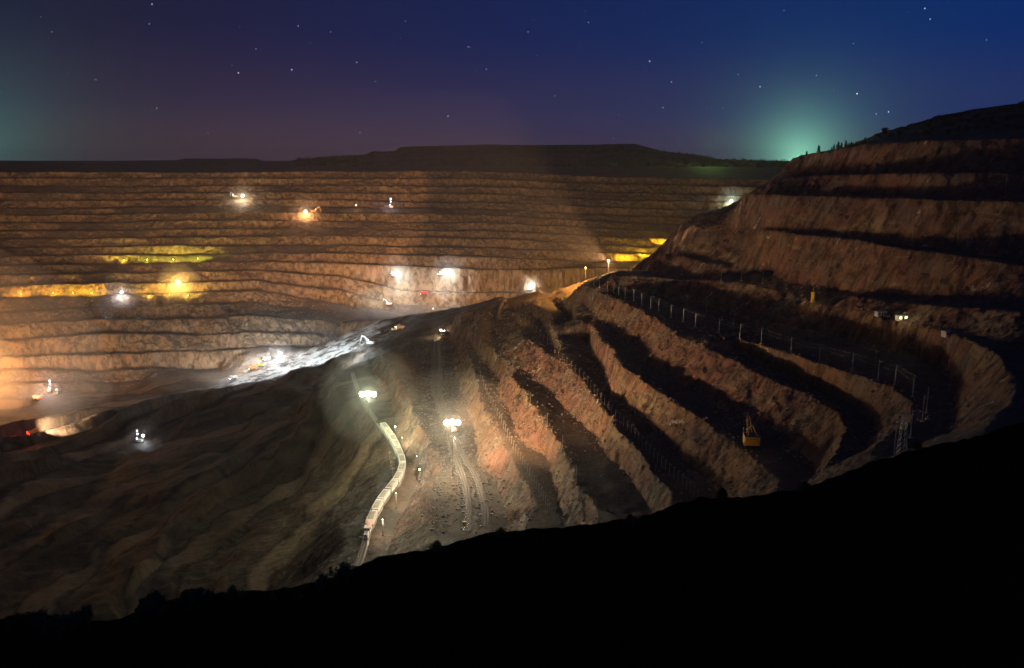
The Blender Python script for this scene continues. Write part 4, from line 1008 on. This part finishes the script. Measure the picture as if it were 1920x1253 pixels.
# the wood on the far skyline reads as one mass
rg = np.random.RandomState(9); m = MB()
for k in range(900):
    px = rg.choice([rg.uniform(555, 700), rg.uniform(1030, 1480), rg.uniform(1100, 1480)]); R = rg.uniform(1960, 2900) if px > 1000 else rg.uniform(2300, 2900)
    q = rz(px, R, 20); g = hz(q[0], q[1]); hh = rg.uniform(5, 12)
    for _i in range(16):
        c = Vector((q[0]+rg.randn()*2.4, q[1]+rg.randn()*2.4, g+hh*rg.rand())); n0 = len(m.v)
        for _j in range(3): m.v.append(tuple(c+Vector((rg.randn(), rg.randn(), rg.randn()))*1.5))
        m.f.append((n0, n0+1, n0+2))
me = bpy.data.meshes.new('distant_wood'); me.from_pydata(m.v, [], m.f); me.materials.append(leaf)
o = bpy.data.objects.new('distant_wood', me); C.objects.link(o); o['kind'] = 'stuff'
mast(Vector(atR(1345, 296, 2150))+Vector((0, 0, 14)), 'faint green lamp beyond the wood on the skyline', (.4, 1, .3), 3e5, 1, .6) if False else lamp(Vector(atR(1330, 297, 2120))+Vector((0, -20, 40)), 2.5e5, (.55, 1, .2), 2)
# bushes on the black near rim
bp = [tree_proto('rim_bush', 'black leafy bush on the dark near rim at lower left', s_, 2.6, 3.0, 900, group='bushes along the near rim', cat='bush') for s_ in (21, 22, 23)]
bs = []
for px, dy in [(262,0),(270,0),(280,0),(288,0),(297,0),(272,0),(340,0),(352,0),(366,0),(384,0),(150,0),(120,0),(92,0),(60,0),(30,0),(8,0),(430,0),(505,0),(552,0),(640,0),(600,0),(820,0),(940,0),(1180,0),(1350,0),(1500,0),(1700,0),(1900,0)]:
    a0 = rz(px, 93, -40); az = math.atan2(a0[0], a0[1]); r_ = 94+10*math.sin(az*5)+rt.uniform(-2, 1); x_, y_ = r_*math.sin(az), r_*math.cos(az)
    bs.append(Vector((x_, y_, hz(x_, y_)-.3)))
plant(bp, bs[:20], .3, .7); 
for v in bs[20:]: dup(bp[0], v, rt.random()*6, 'low black shrub on the dark near rim below the benches', .45)

# ------------------------------------------------------------------ stars
m = MB()
ST = [(447,137,2),(547,131,2),(669,117,1.4),(840,218,1.6),(675,249,1.1),(285,8,1.6),(280,45,1.3),(559,49,1.2),(704,153,1.1),(878,88,1.3),(912,130,1.1),(1218,115,2),(1243,202,1.4),(1259,154,1.4),(1103,42,1),(1425,163,1.7),(1607,176,2.3),(1666,210,1.9),(1643,214,1.2),(1531,142,1.1),(1734,16,1.8),(1744,36,1.5),(1316,80,.9),(1384,140,1),(1600,82,1),(294,203,1.2),(480,92,1),(97,60,1),(180,150,.9),(990,60,1),(1040,180,.9),(760,40,.9),(620,60,.9),(1150,260,.9),(1850,75,1),(1470,20,1),(390,250,.8)]
rs = random.Random(3)
for k in range(110): ST.append((rs.uniform(-300, 2200), rs.uniform(-400, 280), rs.uniform(.3, .6)))
for px, py, s_ in ST:
    d = pdir(px, py).normalized()*40000; k = len(m.v); r = 11*s_
    m.ball(tuple(d), r, 6)
o = m.obj('stars', glowmat((.85, .9, 1.0), 1.6)); o['kind'] = 'structure'
